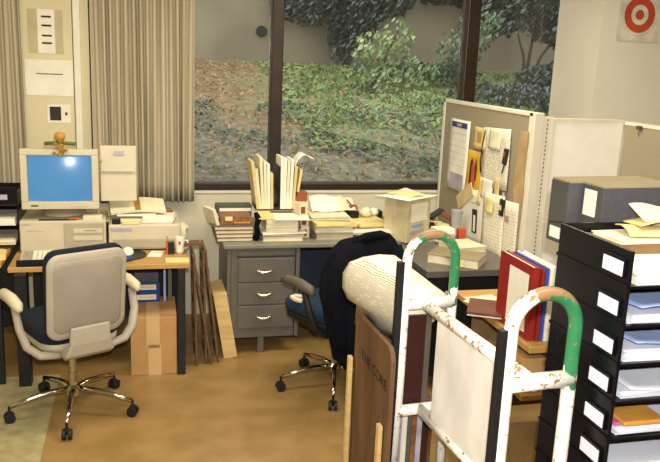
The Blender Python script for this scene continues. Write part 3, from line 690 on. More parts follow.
o = B((-.03, 4.62, .490), (.115, 4.72, .55)).build('grey_case', mat('slate_case', '4A4A58', .5), bevel=.003); tag(o, 'dark grey flat case on top of the blue ream boxes', 'case')
o = B((.145, 4.62, .3625), (.158, 4.72, .60)).build('binder', 'folder_blue', bevel=.001); tag(o, 'thin pale blue binder standing beside the ream boxes', 'binder')
o = B((.172, 4.62, .3625), (.195, 4.72, .60)).build('binder', 'steel', bevel=.001); tag(o, 'thin grey binder standing beside the desk leg', 'binder')

o = B((-.055, -.05, 0), (.055, .05, .012)).build('brown_card', 'frame', loc=(.315, 4.56, .742), rz=R(12)); tag(o, 'brown board scrap lying on top of the leaning slatted racks', 'board')
# leaning wooden frames right of the desk
def slab(p_bot, p_top, width, th, wdir):
    """board between bottom and top centre points"""
    a, b2 = Vector(p_bot), Vector(p_top); wd = Vector(wdir).normalized(); ax = (b2-a).normalized(); nn = ax.cross(wd).normalized()
    q = [a-wd*width/2-nn*th/2, a+wd*width/2-nn*th/2, a+wd*width/2+nn*th/2, a-wd*width/2+nn*th/2]
    return MB().prism(q, b2-a)
specs = [((.335, .318, .695), .305, 'leftmost dark slatted wooden rack leaning between the desk leg and the wall'), ((.425, .312, .705), .35, 'slanting dark slatted wooden rack, second from the desk leg'),
         ((.395, .375, .72), .40, 'upright dark slatted wooden rack, third from the desk leg'), ((.47, .385, .735), .44, 'rightmost dark slatted wooden rack of the leaning row, beside the pale plywood')]
for k, ((xb, xt, zt), _, lb) in enumerate(specs):
    y0_, y1_ = 4.43+.012*k, 4.80
    t = thing('slatted_rack', lb, 'rack', (xb, y0_, 0), 0, None)
    dx = xt-xb
    for (ya, yb) in ((0, .03), (.20, .23)):
        slab((0, (ya+yb)/2, 0), (dx, (ya+yb)/2, zt), .042, .014, (0, 1, 0)).build('stile', 'frame', t, bevel=.002)
    for z in (.06, zt*.3, zt*.55, zt*.75, zt-.06):
        B((dx*z/zt-.008, .03, z), (dx*z/zt+.008, .20, z+.035)).build('rail', 'frame', t)
o = slab((.555, 4.68, 0), (.485, 4.70, .42), .30, .085, (0, 1, 0)).build('plywood_block', 'pine', bevel=.002); tag(o, 'pale plywood block leaning by the grey desk pedestal', 'block')

# ================================================================ GREY STEEL DESK
ZD = .735; YD = 4.56
t = thing('steel_desk', 'grey steel office desk with three drawers under the window', 'desk', (1.28, YD, 0))
def DB(x0, x1, y0, y1, z0, z1): return B((x0-1.28, y0-YD, z0), (x1-1.28, y1-YD, z1))
DB(.505, 2.17, YD-.01, 5.37, ZD-.032, ZD).build('desktop', 'steel_top', t, bevel=.008)
p = DB(.555, .965, YD+.018, 5.30, .11, ZD-.032).build('pedestal', 'steel', t, bevel=.004)
for x in (.53, .968): DB(x, x+.025, YD+.01, YD+.04, .11, ZD-.032).build('corner_post', 'steel', t, bevel=.003)
DB(.60, .95, YD+.008, YD+.018, .655, .682).build('pull_out_board', 'steel', t, bevel=.002)
DB(.595, .955, YD+.012, YD+.019, .641, .655).build('gap', 'steel_dark', t)
for z0_, z1_, zh in ((.484, .640, .56), (.335, .477, .41), (.178, .328, .256)):
    d = DB(.60, .955, YD+.004, YD+.02, z0_, z1_).build('drawer', 'steel', t, bevel=.004)
    m = MB(); hx = .765-1.28
    m.tube([(hx-.05, -.0, zh+.004), (hx-.04, -.014, zh), (hx-.015, -.020, zh-.008), (hx+.015, -.020, zh-.008), (hx+.04, -.014, zh), (hx+.05, -.0, zh+.004)], [.007, .009, .010, .010, .009, .007], 8, squash=1)
    m.build('handle', 'handle', d, smooth=True)
for x, y in ((.735, YD+.03), (.735, 5.22)): DB(x, x+.04, y, y+.04, 0, .11).build('leg', 'steel', t, bevel=.003)
DB(.965, 1.72, 5.24, 5.26, .16, ZD-.032).build('modesty_panel', mat('dark_blue_steel', '2A3242', .5), t)
DB(1.72, 2.13, YD+.018, 5.30, .11, ZD-.032).build('pedestal', 'steel', t, bevel=.004)
for y in (YD+.05, 5.2): DB(1.9, 1.94, y, y+.04, 0, .11).build('leg', 'steel', t, bevel=.003)

# ---- books helper
def book(x0, x1, y0, y1, z0, z1, cover, label, cat='book', page='cream', rz=0, name='book', face='-Y'):
    """lying book, spine on the far side, page block toward the camera"""
    cx, cy = (x0+x1)/2, (y0+y1)/2; hx, hy = (x1-x0)/2, (y1-y0)/2; h = z1-z0; c = min(.003, h*.16)
    t = thing(name, label, cat, (cx, cy, z0), rz)
    m = MB(); m.box((-hx, -hy, 0), (hx, hy, c)); m.box((-hx, -hy, h-c), (hx, hy, h)); m.box((-hx, hy-c, c), (hx, hy, h-c)); m.build('cover', cover, t)
    B((-hx+.004, -hy+.005, c), (hx-.004, hy-c, h-c)).build('pages', page, t)
    return t
cols = ['brown', 'wood', 'brown', 'wood', 'inner']
nm = ['lowest', 'second lowest', 'third lowest', 'fourth lowest']
for k in range(4):
    book(.475-.006*k, .70, 4.63, 4.92, ZD+k*.0245, ZD+(k+1)*.0245-.001, ['frame', 'brown', 'frame', 'brown'][k], nm[k]+' brown bound volume in the stack at the left end of the grey desk')
o = B((.445, 4.625, ZD+.098), (.70, 4.93, ZD+.104)).build('glass_sheet', 'steel', bevel=.001); tag(o, 'thin grey sheet lying on top of the brown bound volumes', 'sheet')
t = thing('card_file_box', 'brown wood card file box with cream cards, on the brown volumes', 'box', (.58, 4.65, ZD+.104))
B((-.085, 0, 0), (.11, .16, .05)).build('box_body', 'brown', t, bevel=.003); B((-.055, -.003, .025), (-.01, 0, .052)).build('card', 'yellow', t); B((-.0, -.002, .008), (.10, 0, .018)).build('brass_strip', 'woodball', t)
t = thing('paper_pad', 'cream pad slanting at the left end of the grey desk stack', 'papers', (.475, 4.66, ZD+.104), R(20))
slab((.0, .05, 0), (-.03, .05, .10), .14, .02, (0, 1, 0)).build('pad', 'cream', t)
t = thing('binder', 'dark green binder lying behind the brown card file box', 'binder', (.60, 4.85, ZD+.104))
B((-.11, 0, 0), (.12, .10, .085)).build('cover', mat('dark_green_cover', '4A4E3C', .6), t, bevel=.003); B((-.09, -.002, .045), (.115, 0, .066)).build('pages', 'white', t)
o = slab((.52, 4.78, ZD+.105), (.44, 4.80, ZD+.19), .12, .006, (0, 1, 0)).build('leaflet', 'cream'); tag(o, 'brown edged leaflet leaning at the far left of the grey desk', 'leaflet')
# black telephone-ish cord bundle between stacks
m = MB(); m.tube([(.715, 4.64, ZD+.012), (.728, 4.63, ZD+.05), (.722, 4.64, ZD+.10), (.735, 4.65, ZD+.14), (.72, 4.68, ZD+.17)], [.022, .020, .016, .022, .014], 10)
tag(m.build('black_bag', 'jacket', smooth=True), 'crumpled black bag squeezed between the two left book stacks', 'bag')
# stack 2 : books with paper piles
book(.76, 1.02, 4.62, 4.92, ZD, ZD+.028, 'cream', 'thick cream book, lowest in the stack under the standing folders')
book(.755, 1.03, 4.62, 4.90, ZD+.029, ZD+.043, 'maroon', 'thin maroon book on the thick cream book beneath the folders')
papers((.75, 4.615, ZD+.044), (1.03, 4.88, ZD+.054), R(4), 'white', 'paper_pile', 'white loose sheets above the thin maroon book', 'papers', 2, .012, seed=10)
papers((.785, 4.62, ZD+.055), (.985, 4.90, ZD+.135), R(-1), 'cream', 'paper_pile', 'thick cream ream of papers below the standing folders', 'papers', 16, .003, seed=11)
papers((.74, 4.63, ZD+.136), (.83, 4.80, ZD+.160), R(3), 'yellow', 'paper_pile', 'yellow slips at the left under the folder rack', 'papers', 4, .008, seed=12)
papers((.835, 4.60, ZD+.136), (1.06, 4.78, ZD+.148), R(-3), 'white', 'paper_pile', 'white sheets jutting right beneath the folder rack', 'papers', 3, .01, seed=13)
tb = thing('folder_rack', 'black wire rack holding the standing folders on the cream paper ream', 'rack', (.88, 4.80, ZD+.165))
B((-.14, 0, 0), (.12, .2, .008)).build('rack_base', 'blackm', tb); B((-.14, -.004, 0), (.12, 0, .022)).build('front_lip', 'blackm', tb)
for x in (-.14, -.03, .03, .115): B((x, 0, .008), (x+.003, .2, .12)).build('divider', 'blackm', tb)
B((.003, 0, .008), (.018, .2, .285)).build('tall_divider', 'black', tb)
fold = [(.752, -.026, .33, 'manila', 'manila folder leaning out at the far left of the rack'), (.768, -.020, .28, 'cream', 'cream folder second from the left in the rack'), (.785, -.013, .36, 'cream', 'tall cream folder third from the left in the rack'),
        (.803, -.008, .335, 'cream', 'cream folder fourth from the left in the rack'), (.823, -.006, .315, 'white', 'white folder fifth from the left in the rack'), (.843, -.004, .25, 'manila', 'short manila folder just left of the black divider'),
        (.907, -.002, .36, 'white', 'tall white folder just right of the black divider'), (.925, .0, .35, 'white', 'tall white folder second right of the black divider'), (.944, .003, .34, 'cream', 'cream folder third right of the black divider'),
        (.963, .006, .345, 'white', 'white folder fourth right of the black divider'), (.982, .010, .30, 'manila', 'manila folder fifth right of the black divider')]
for x, dx, h, mm, lb in fold:
    o = slab((x, 4.885, ZD+.174), (x+dx*1.6, 4.885, ZD+.174+h*.93), .19, .0178, (0, 1, 0)).build('file_folder', mm); tag(o, lb, 'folder', 'folders standing in the black rack')
def fc(u, v):
    a = v*2.2; return (.985+.02*v+(.115*max(0, v-.45)*1.8), 4.80+.16*u, ZD+.174+.36*math.sin(min(a, 1.85))*.98-max(0, v-.8)*.06)
tag(MB().sheet(fc, 6, 14, .002).build('curled_sheet', 'white', smooth=True), 'curled white sheet bending right out of the folder rack', 'paper')
o = slab((1.0, 4.885, ZD+.174), (1.035, 4.885, ZD+.43), .16, .015, (0, 1, 0)).build('file_folder', 'yellow'); tag(o, 'yellow folder leaning right at the right end of the rack', 'folder', 'folders standing in the black rack')
# rust patterned boxes
for k, (x, z, lb) in enumerate(((1.045, 0, 'rust and cream small box, lowest of the column right of the folders'), (1.04, .075, 'rust and cream small box, middle of the column right of the folders'), (1.03, .15, 'rust and cream small box, top of the column right of the folders'))):
    t = thing('tape_box', lb, 'box', (x, 4.70, ZD+z), R(6*k)); B((-.022, 0, 0), (.032, .12, .074)).build('box_body', 'cream', t, bevel=.002)
    B((-.015, -.002, .01), (.015, 0, .055)).build('rust_label', 'brick', t)
o = B((1.005, 4.78, ZD+.226), (1.075, 4.86, ZD+.285)).build('card_box', 'brick', bevel=.003); tag(o, 'rust brown card box right behind the folder rack', 'box')
B((1.0, 4.79, ZD), (1.08, 4.85, ZD+.226)).build('jar_stand', 'cream', o).matrix_parent_inverse = o.matrix_world.inverted()
# stack 3
book(1.11, 1.36, 4.63, 4.93, ZD, ZD+.045, 'beige_dark', 'thick tan book, lowest in the stack at the middle of the grey desk', page='beige_dark')
book(1.10, 1.355, 4.63, 4.93, ZD+.0455, ZD+.085, 'beige_dark', 'thick tan book, second in the stack at the middle of the grey desk', page='cream')
papers((1.095, 4.62, ZD+.086), (1.375, 4.90, ZD+.118), R(2), 'yellow', 'paper_pile', 'pale yellow papers on the two thick tan books', 'papers', 5, .01, seed=14)
papers((1.085, 4.66, ZD+.119), (1.34, 4.88, ZD+.150), R(-4), 'cream', 'paper_pile', 'cream papers above the pale yellow papers mid desk', 'papers', 5, .012, seed=15)
def fold_sheet(x0, y0, z, sx, sy, hgt, seed):
    def f(u, v): return (x0+sx*u, y0+sy*v, z+.004+hgt*(v**1.3)*(1-.4*abs(u-.4))+.012*noise.noise(Vector((u*4, v*4, seed))))
    return MB().sheet(f, 14, 10, .0015)
tag(fold_sheet(1.11, 4.78, ZD+.152, .20, .13, .095, 3).build('rumpled_paper', 'white', smooth=True), 'rumpled white paper rising behind the cream papers mid desk', 'paper')
tag(fold_sheet(1.26, 4.80, ZD+.155, .16, .12, .08, 8).build('rumpled_paper', 'cream', smooth=True), 'rumpled cream paper right of the larger rumpled white one', 'paper')
# stack 4
book(1.39, 1.62, 4.64, 4.92, ZD, ZD+.03, 'cream', 'cream covered book beneath the yellow papers left of the file box')
papers((1.37, 4.62, ZD+.031), (1.63, 4.90, ZD+.065), R(-7), 'white', 'paper_pile', 'white papers on the cream book left of the file box', 'papers', 5, .014, seed=16)
papers((1.38, 4.66, ZD+.066), (1.60, 4.92, ZD+.10), R(9), 'yellow', 'paper_pile', 'yellow papers on top of the pile left of the file box', 'papers', 5, .014, seed=17)
t = thing('tape_dispenser', 'small black and red tape dispenser on the papers mid desk', 'tape dispenser', (1.40, 4.86, ZD+.10), R(15))
MB().tube([(-.03, 0, .05), (.03, 0, .05)], .036, 18).build('tape_roll', 'brick', t); B((-.035, -.05, 0), (.035, .06, .045)).build('dispenser_base', 'black', t, bevel=.006)
MB().tube([(0, 0, .08), (-.03, .02, .12)], .004, 6).build('lever', 'black', t)
for k, (x, y, lb) in enumerate(((1.50, 4.86, 'larger crumpled cream tissue between tape dispenser and file box'), (1.57, 4.90, 'smaller crumpled white tissue touching the file box'))):
    tag(crumple(MB(), (0, 0, 0), .042-.008*k, 11+k, (1, 1, .8)).build('crumpled_tissue', 'cream' if k == 0 else 'white', smooth=True, loc=(x, y, ZD+.132-.004*k)), lb, 'tissue')
o = B((1.625, 4.95, ZD), (1.655, 5.02, ZD+.12)).build('black_cup', 'black', bevel=.006); tag(o, 'black holder standing directly left of the file box', 'holder')
# magazine file box, corner toward the camera
t = thing('archive_box', 'cream archive box with a white label and papers on its lid', 'box', (1.675, 4.49, ZD), 0)
ang = math.atan2(4.616-4.48, 1.877-1.675)
t.rotation_euler.z = ang; t.location = (1.675, 4.50, ZD)
B((0, 0, 0), (.25, .19, .275)).build('box_body', mat('cream_card', 'C8BC92', .7), t, bevel=.003)
B((.035, -.002, .13), (.215, 0, .25)).build('white_label', 'white', t); B((.05, -.002, .095), (.17, 0, .112)).build('blue_label_line', mat('soft_blue', '7FA8D8', .6), t)
B((.03, -.002, .05), (.19, 0, .072)).build('pencil_marks', 'mauve', t)
def fl_(u, v): return (-.075+.34*u, -.05+.27*v, .281+.012*math.sin(u*5)*math.sin(v*4)+.015*max(0, u-.7))
o = MB().sheet(fl_, 12, 10, .003).build('loose_sheet', 'white', smooth=True); o.location = t.location; o.rotation_euler = t.rotation_euler; o.location.z += .012; tag(o, 'white loose sheets spread over the cream archive box', 'paper')
def fy_(u, v): return (-.0+.16*u, -.02+.20*v, .287+.012*math.sin((.06+.5*u)*5)*math.sin((.1+.6*v)*4))
o = MB().sheet(fy_, 8, 8, .003).build('yellow_sheet', 'yellow', smooth=True); o.location = t.location; o.rotation_euler = t.rotation_euler; o.location.z += .017; tag(o, 'yellow sheet on the white sheets over the archive box', 'paper')
# clutter right of the archive box
rn = random.Random(31)
for k, (x, y, z, mm, rx, rz_, sx, sz, nme, lb) in enumerate(((1.95, 4.84, .10, 'orange', 20, 30, .09, .03, 'packet', 'red packet lying on the cream book right of the archive box'), (1.99, 4.80, .13, 'ink', -28, 10, .11, .022, 'glasses_case', 'black slanted case over the red packet right of the archive box'), (2.02, 4.74, .06, 'yellow', 10, -20, .09, .03, 'packet', 'yellow packet low beside the red packet'), (1.93, 4.76, .055, 'ink', 0, 40, .05, .05, 'tape_roll', 'small black block at the front of the cream book by the archive box'), (2.06, 4.78, .12, 'brick', 35, -10, .09, .02, 'packet', 'rust brown packet leaning near the partition'))):
    o = B((-sx/2, -.03, -sz/2), (sx/2, .03, sz/2)).build(nme, mm, bevel=.004, loc=(x, y, ZD+z)); o.rotation_euler = (0, R(rx), R(rz_)); tag(o, lb, 'packet')
book(1.90, 2.09, 4.70, 4.95, ZD, ZD+.045, 'cream', 'cream book under the red and black packet')
t = thing('tissue_box', 'pale blue and white tissue box on the desk under the partition notes', 'tissue box', (1.95, 4.52, ZD), R(4))
B((-.06, 0, 0), (.07, .10, .085)).build('box_body', 'white', t, bevel=.002); B((-.055, -.002, .01), (.065, 0, .05)).build('blue_pattern', 'folder_blue', t)
o = B((2.04, 4.50, ZD), (2.09, 4.55, ZD+.085)).build('red_tin', 'orange', bevel=.003); tag(o, 'upright red box beside the pale blue tissue box', 'box')
t = thing('plastic_cup', 'clear crumpled plastic cup leaning by the partition', 'cup', (2.11, 4.72, ZD))
MB().lathe([(.03, 0), (.032, .08), (.045, .17), (.04, .17), (.028, .09)], seg=16).build('cup', 'glassy', t)
# ================================================================ GREY RETURN + BOOKS
t = thing('typing_return', 'low dark steel typing return standing against the partition', 'cabinet', (1.89, 4.2, 0))
B((-.31, -.32, .685), (.28, .33, .725)).build('cabinet_top', 'steel', t, bevel=.004)
B((-.29, -.30, .08), (.27, .31, .685)).build('cabinet_body', 'blackm', t, bevel=.003)
B((-.18, -.304, .585), (-.10, -.30, .60)).build('white_tag', 'white', t)
for x in (-.28, .22):
    for y in (-.28, .26): B((x, y, 0), (x+.03, y+.03, .08)).build('leg', 'blackm', t)
t = thing('thick_book', 'thick cream book lying open edge out on the typing return', 'book', (1.84, 4.06, .725), R(-38))
m = MB(); m.box((-.15, -.11, .002), (.15, .10, .05)); m.build('pages', 'cream', t, bevel=.002)
m = MB(); m.box((-.155, -.115, 0), (.155, .105, .004)); m.box((-.155, -.115, .051), (.155, .105, .055)); m.build('cover', 'boxtop', t)
B((.0, -.122, .006), (.07, -.119, .05)).build('yellow_band', 'yellow', t)
book(1.90, 2.12, 4.26, 4.48, .725, .76, 'cream', 'flat cream book behind the thick one on the typing return', rz=R(10))
# ================================================================ PARTITION
t = thing('partition_panel', 'taupe fabric office partition covered in pinned notes', 'partition', (2.23, 4.68, 0))
B((0, -.655, .03), (.045, .665, 1.60)).build('fabric_panel', 'fabric', t)
m = MB(); m.box((-.006, .655, 0), (.051, .69, 1.62)); m.box((-.006, -.66, 1.598), (.051, .69, 1.62)); m.box((-.006, -.69, 0), (.051, -.62, 1.62)); m.box((-.006, -.66, 0), (.051, .66, .03)); m.build('edge_trim', 'trim', t, bevel=.002)
PX = 2.222
def pinned(name, yc, zc, wy, hz, m, label, cat='note', tilt=0, th=.002, d=0):
    """sheet pinned on the partition, centre (yc, zc)"""
    t = thing(name, label, cat, (PX-d, yc, zc)); t.rotation_euler = (R(tilt), 0, 0)
    def f(u, v): return (-.003-.004*math.sin(u*3.1)-.006*(1-v)**2, wy*(.5-u), hz*(v-.5))
    MB().sheet(f, 6, 6, th).build('sheet', m, t, smooth=True)
    return t
t = pinned('wall_calendar', 5.02, 1.245, .33, .50, 'white', 'long white calendar with a violet header, leftmost on the partition', 'calendar')
B((-.012, -.13, .195), (-.0095, .13, .232)).build('violet_header', 'purple', t); B((-.0125, -.04, .203), (-.0118, .04, .224)).build('header_words', 'mauve', t); B((-.015, -.13, -.225), (-.013, .10, -.13)).build('mauve_picture', 'mauve', t)
for k in range(6): B((-.0125, -.13, .15-k*.045), (-.0122, .13, .152-k*.045)).build('calendar_line', 'mauve', t)
t = pinned('note_card', 4.685, 1.40, .19, .145, 'manila', 'orange tan card right of the calendar'); B((-.0115, -.03, -.03), (-.0095, .03, .04)).build('brown_figure', 'wood', t)
t = pinned('picture_card', 4.74, 1.16, .25, .30, 'gold', 'yellow picture card with red and black figures, under the tan card', 'picture')
M['pic_y'] = mat('yellow_print', 'D8A828', .5)
for ch in t.children: ch.data.materials[0] = M['pic_y']
m = MB(); m.prism([(-.012, .05, -.09), (-.012, .045, .06), (-.012, .02, .10), (-.012, .0, .06), (-.012, .01, -.09)], (-.002, 0, 0)); m.prism([(-.012, -.055, -.05), (-.012, -.06, .05), (-.012, -.04, .1), (-.012, -.03, -.05)], (-.002, 0, 0)); m.build('black_figures', 'ink', t)
m = MB(); m.prism([(-.014, .01, -.10), (-.014, .015, .04), (-.014, -.01, .08), (-.014, -.035, .04), (-.014, -.04, -.10)], (-.002, 0, 0)); m.build('red_figure', 'orange', t)
pinned('notice_sheet', 4.44, 1.30, .38, .38, 'text', 'white typed notice with curled edge, largest beside the picture card', tilt=-3)
pinned('blank_note', 4.45, 1.42, .16, .13, 'cream', 'cream blank note over the typed notice', d=.007)
pinned('notice_sheet', 4.50, 1.09, .16, .13, 'white', 'white note hanging under the typed notice', d=.008)
pinned('yellow_slip', 4.60, 1.06, .06, .19, 'yellow', 'narrow yellow slip beside the picture card', tilt=5, d=.006)
pinned('yellow_slip', 4.36, 1.09, .07, .20, 'manila', 'narrow manila slip right of the hanging white note', tilt=-5, d=.01)
t = thing('wire_hook', 'black cord hook hanging at the left of the typed notice', 'hook', (PX-.012, 4.60, 1.46))
MB().tube([(0, 0, 0), (0, .02, -.08), (0, .035, -.2), (0, .02, -.28)], .004, 6).build('cord', 'black', t, smooth=True)
t = thing('pocket_knife', 'dark red and black pen holder clipped high at the partition end', 'pen holder', (PX-.014, 4.28, 1.33)); t.rotation_euler = (R(10), 0, 0)
B((-.012, -.018, -.05), (.012, .018, .05)).build('holder', 'ink', t, bevel=.004); B((-.014, -.008, .0), (-.010, .012, .03)).build('red_patch', 'orange', t); MB().tube([(0, 0, -.05), (0, .012, -.11)], .004, 6).build('pen', 'black', t)
t = thing('key_fob', 'black and yellow tape measure hanging below the manila slip', 'tape measure', (PX-.02, 4.25, 1.02))
B((-.012, -.03, -.06), (.012, .028, .05)).build('case', 'black', t, bevel=.008); B((-.014, -.01, -.02), (-.011, .02, .01)).build('yellow_patch', 'yellow', t); MB().tube([(0, 0, .05), (0, 0, .09)], .008, 8).build('clip', 'glassy', t)
t = pinned('poster_sheet', 4.70, .86, .44, .38, 'white', 'white sheet with a small black photograph, low on the partition', 'paper', tilt=-6, d=.006)
B((-.016, -.10, -.10), (-.0125, -.03, .06)).build('photograph', 'ink', t); B((-.018, -.085, -.09), (-.0165, -.055, .02)).build('white_figure', 'white', t); B((-.0155, -.1, .10), (-.014, .02, .105)).build('caption', 'mauve', t)
pinned('memo_sheet', 4.36, .87, .30, .42, 'text_wide', 'cream typed memo low on the partition right of the photograph sheet', 'paper', tilt=-4, d=.018)
pinned('yellow_slip', 4.40, 1.0, .10, .10, 'yellow', 'square yellow note above the typed memo', d=.030)
t = pinned('memo_sheet', 4.17, .87, .24, .40, 'text_wide', 'second typed memo with a red stamp, rightmost low on the partition', 'paper', tilt=-3, d=.008)
B((-.015, -.02, .07), (-.0125, .03, .11)).build('red_stamp', mat('faded_red_ink', 'B88A78', .8), t)
t = thing('brown_paper_strip', 'torn brown paper strip hanging down the partition end', 'paper', (PX-.005, 4.09, 1.22))
m = MB(); pts = []
rn = random.Random(4)
for k in range(13): pts.append((0, .055+rn.uniform(-.02, .02), -.42+k*.059))
for k in range(12, -1, -1): pts.append((0, -.05+rn.uniform(-.006, .006), -.42+k*.059))
m.prism(pts, (-.003, 0, 0)); m.build('strip', mat('tan_kraft_paper', 'B09468', .85, var=.1), t)
o = B((-.01, -.13, -.05), (.0, .13, .05)).build('cream_board', 'manila', loc=(PX-.012, 4.82, .985)); o.rotation_euler = (R(-32), 0, 0); tag(o, 'slanted cream card strip pinned below the calendar', 'card')

# slotted standard post and white panel
t = thing('shelf_standard', 'narrow cream slotted upright beside the partition end', 'upright', (2.30, 3.995, 0))
B((-.018, 0, 0), (.045, .03, 1.60)).build('upright', 'trim', t, bevel=.002)
m = MB()
for k in range(60): m.box((.005, -.0015, .1+k*.025), (.011, 0, .1+k*.025+.012))
m.build('slots', 'slot', t)
t = thing('white_partition', 'plain white metal partition panel behind the dark grey file boxes', 'partition', (2.60, 4.0, 0))
B((-.25, 0, .02), (.215, .035, 1.59)).build('panel', 'whitepanel', t, bevel=.004); B((-.25, -.004, 1.575), (.215, .04, 1.592)).build('top_trim', 'trim', t); B((-.262, -.006, 0), (-.24, .04, 1.59)).build('side_trim', 'trim', t, bevel=.002)
t = thing('partition_panel', 'plain taupe fabric partition running off the right photo edge', 'partition', (2.84, 3.2, 0))
B((-.02, -.9, .03), (.02, .79, 1.565)).build('fabric_panel', 'fabric', t); B((-.024, -.9, 1.565), (.024, .8, 1.585)).build('edge_trim', 'trim', t)
t.location.x = 2.845
t2 = thing('binder_clip', 'tiny dark clip on the top edge of the right taupe partition', 'clip', (2.82, 3.85, 1.56)); B((-.012, -.02, -.01), (0, .02, .012)).build('clip_body', 'slot', t2); MB().tube([(-.006, 0, -.01), (-.006, 0, -.05)], .002, 6).build('clip_wire', 'slot', t2)

# ================================================================ RIGHT TAN DESK + BINDERS
t = thing('work_table', 'tan topped work table carrying the red binder', 'table', (2.1, 3.05, 0))
B((-.52, -.36, ZD-.03), (.68, .44, ZD)).build('tabletop', 'wood', t, bevel=.004)
for x in (-.48, .6):
    for y in (-.33, .38): B((x+(.3 if x < 0 and y < 0 else 0), y, 0), (x+.04+(.3 if x < 0 and y < 0 else 0), y+.04, ZD-.03)).build('leg', 'blackm', t, bevel=.003)
B((-.44, .36, .1), (.6, .375, ZD-.03)).build('modesty_panel', 'inner', t)
B((-.50, -.30, .46), (.64, .36, .485)).build('lower_shelf', 'wood', t, bevel=.003)
def upbook(x0, x1, y0, y1, h, cover, label, name='binder', page='white', cat='binder'):
    t = thing(name, label, cat, (x0, y0, ZD)); w_ = x1-x0; d_ = y1-y0
    m = MB(); m.box((0, 0, 0), (.004, d_, h)); m.box((w_-.004, 0, 0), (w_, d_, h)); m.box((.004, 0, 0), (w_-.004, .004, h)); m.build('cover', cover, t)
    B((.0045, .005, .004), (w_-.0045, d_-.005, h-.008)).build('pages', page, t); return t
t = upbook(1.60, 1.632, 2.76, 3.06, .325, 'red', 'red binder with a large white label standing on the work table')
B((-.002, .03, .03), (0, .20, .285)).build('white_label', 'white', t)
upbook(1.637, 1.650, 2.75, 3.05, .318, 'red', 'second thinner red book directly behind the labelled red binder', name='book', cat='book', page='cream')
upbook(1.655, 1.670, 2.75, 3.05, .322, 'bluecover', 'blue backed book between the red and the white books', name='book', cat='book')
upbook(1.675, 1.712, 2.75, 3.05, .325, 'white', 'white binder right of the blue backed book')
upbook(1.718, 1.742, 2.74, 3.04, .30, 'woodball', 'ochre folder at the right end of the binder row', name='book', cat='folder', page='yellow')
t = thing('maroon_book', 'maroon covered book lying on loose papers behind the cart rail', 'book', (1.60, 3.12, ZD+.025), R(-28))
B((-.10, -.12, 0), (.06, .10, .012)).build('cover', 'maroon', t); B((-.098, -.115, -.008), (.058, .098, 0)).build('pages', 'white', t)
papers((1.585, 3.10, ZD), (1.75, 3.33, ZD+.016), R(14), 'cream', 'paper_pile', 'cream loose papers on the work table beside the red binder', 'papers', 4, .014, seed=20)
for k in range(3):
    o = B((1.62+.13*k, 2.80, .485), (1.73+.13*k, 3.05, .485+.15+.02*k)).build('carton', ['card', 'inner', 'woodball'][k], bevel=.002)
    tag(o, ['brown carton at the left on the shelf below the work table', 'dark fibreboard carton in the middle below the work table', 'ochre carton right of the fibreboard one below the work table'][k], 'box')

BEFORE_CART = set(bpy.data.objects)
# ================================================================ CART
A0 = Vector((1.157, 2.816, 0)); B0 = Vector((1.215, 2.014, 0)); dirv = (B0-A0); CL = dirv.length; cang = math.atan2(dirv.x, -dirv.y)  # local -y runs to the near hoop
cart = thing('panel_cart', 'white and green chipped steel cart with two arched handles', 'cart', (A0.x, A0.y, 0), cang)
PR = mat_paint('chipped_paint_rail', 3, 3, .575)
HW = .105; ZT = 1.198
def hoop(y, paint, hw, ra, cx):
    pts = [(-hw-.008, y, -.03), (-hw, y, .6), (-hw, y, ZT-hw)]
    for k in range(1, 16):
        a = math.pi-math.pi*k/16; pts.append((hw*math.cos(a), y, ZT-hw+hw*math.sin(a)))
    pts += [(hw, y, ZT-hw), (hw, y, .6), (hw+.008, y, -.03)]
    pts = [(p[0]+cx, p[1], p[2]) for p in pts]
    h = MB().tube(pts, ra, 14).build('handle_hoop', paint, cart, smooth=True)
    m = MB(); m.box((cx-hw-.042, y-.014, -.02), (cx-hw-.014, y+.014, 1.09)); m.build('bumper_strip', 'rubber', cart, bevel=.003)
    for z in (.905, .43): 
        MB().tube([(cx-hw, y, z), (cx+hw, y, z)], ra*1.2, 12, squash=1).build('crossbar', PR, cart, smooth=True)
hoop(0, mat_paint('chipped_paint_far', .93, -.07), .109, .0205, .007)
hoop(-CL, mat_paint('chipped_paint_near', .90, -.02), .117, .0232, .010)
for z in (.895, .43): MB().tube([(0, 0, z), (0, -CL, z)], .0245, 12).build('spine_rail', PR, cart, smooth=True)
B((-.012, -.59, .44), (.002, -.13, .885)).build('divider_sheet', 'spine_sheet', cart)
B((-.17, -CL-.08, -.04), (.17, .12, -.015)).build('deck', 'frame', cart, bevel=.004)
for x in (-.12, .12):
    for y in (.02, -CL):
        q = MB(); q.tube([(x-.015, y, -.10), (x+.015, y, -.10)], .05, 18); q.box((x-.02, y-.012, -.10), (x+.02, y+.012, -.04)); q.build('caster', 'rubber', cart, bevel=.003)
# boards leaning at the left side of the cart
t = thing('plywood_board', 'tall brown plywood board with stencilled letters, left of the cart', 'board', (.975, 2.96, 0))
m = MB(); pts = [(0, -.26, -.15), (0, .26, -.15), (0, .26, .742), (0, -.215, .752), (0, -.245, .735), (0, -.26, .70)]
m.prism(pts, (.02, 0, 0)); m.build('board', 'brownboard', t, bevel=.002)
textmesh('stencil_word', 'THE', .066, 'stencil', t, basis((0, -1, 0), (0, 0, 1), (-.0015, .075, .575)), 1.2)
textmesh('stencil_word', 'CORE', .066, 'stencil', t, basis((0, -1, 0), (0, 0, 1), (-.0015, -.12, .575)), 1.2)
o = B((.945, 3.20, -.15), (.965, 3.23, .52)).build('batten', 'pine', bevel=.001); tag(o, 'pale wooden batten at the far left edge of the brown board', 'batten')
o = B((.952, 2.74, -.15), (.970, 2.775, .40)).build('batten', 'pine', bevel=.001); tag(o, 'pale wooden batten low beside the near hoop of the brown board', 'batten')
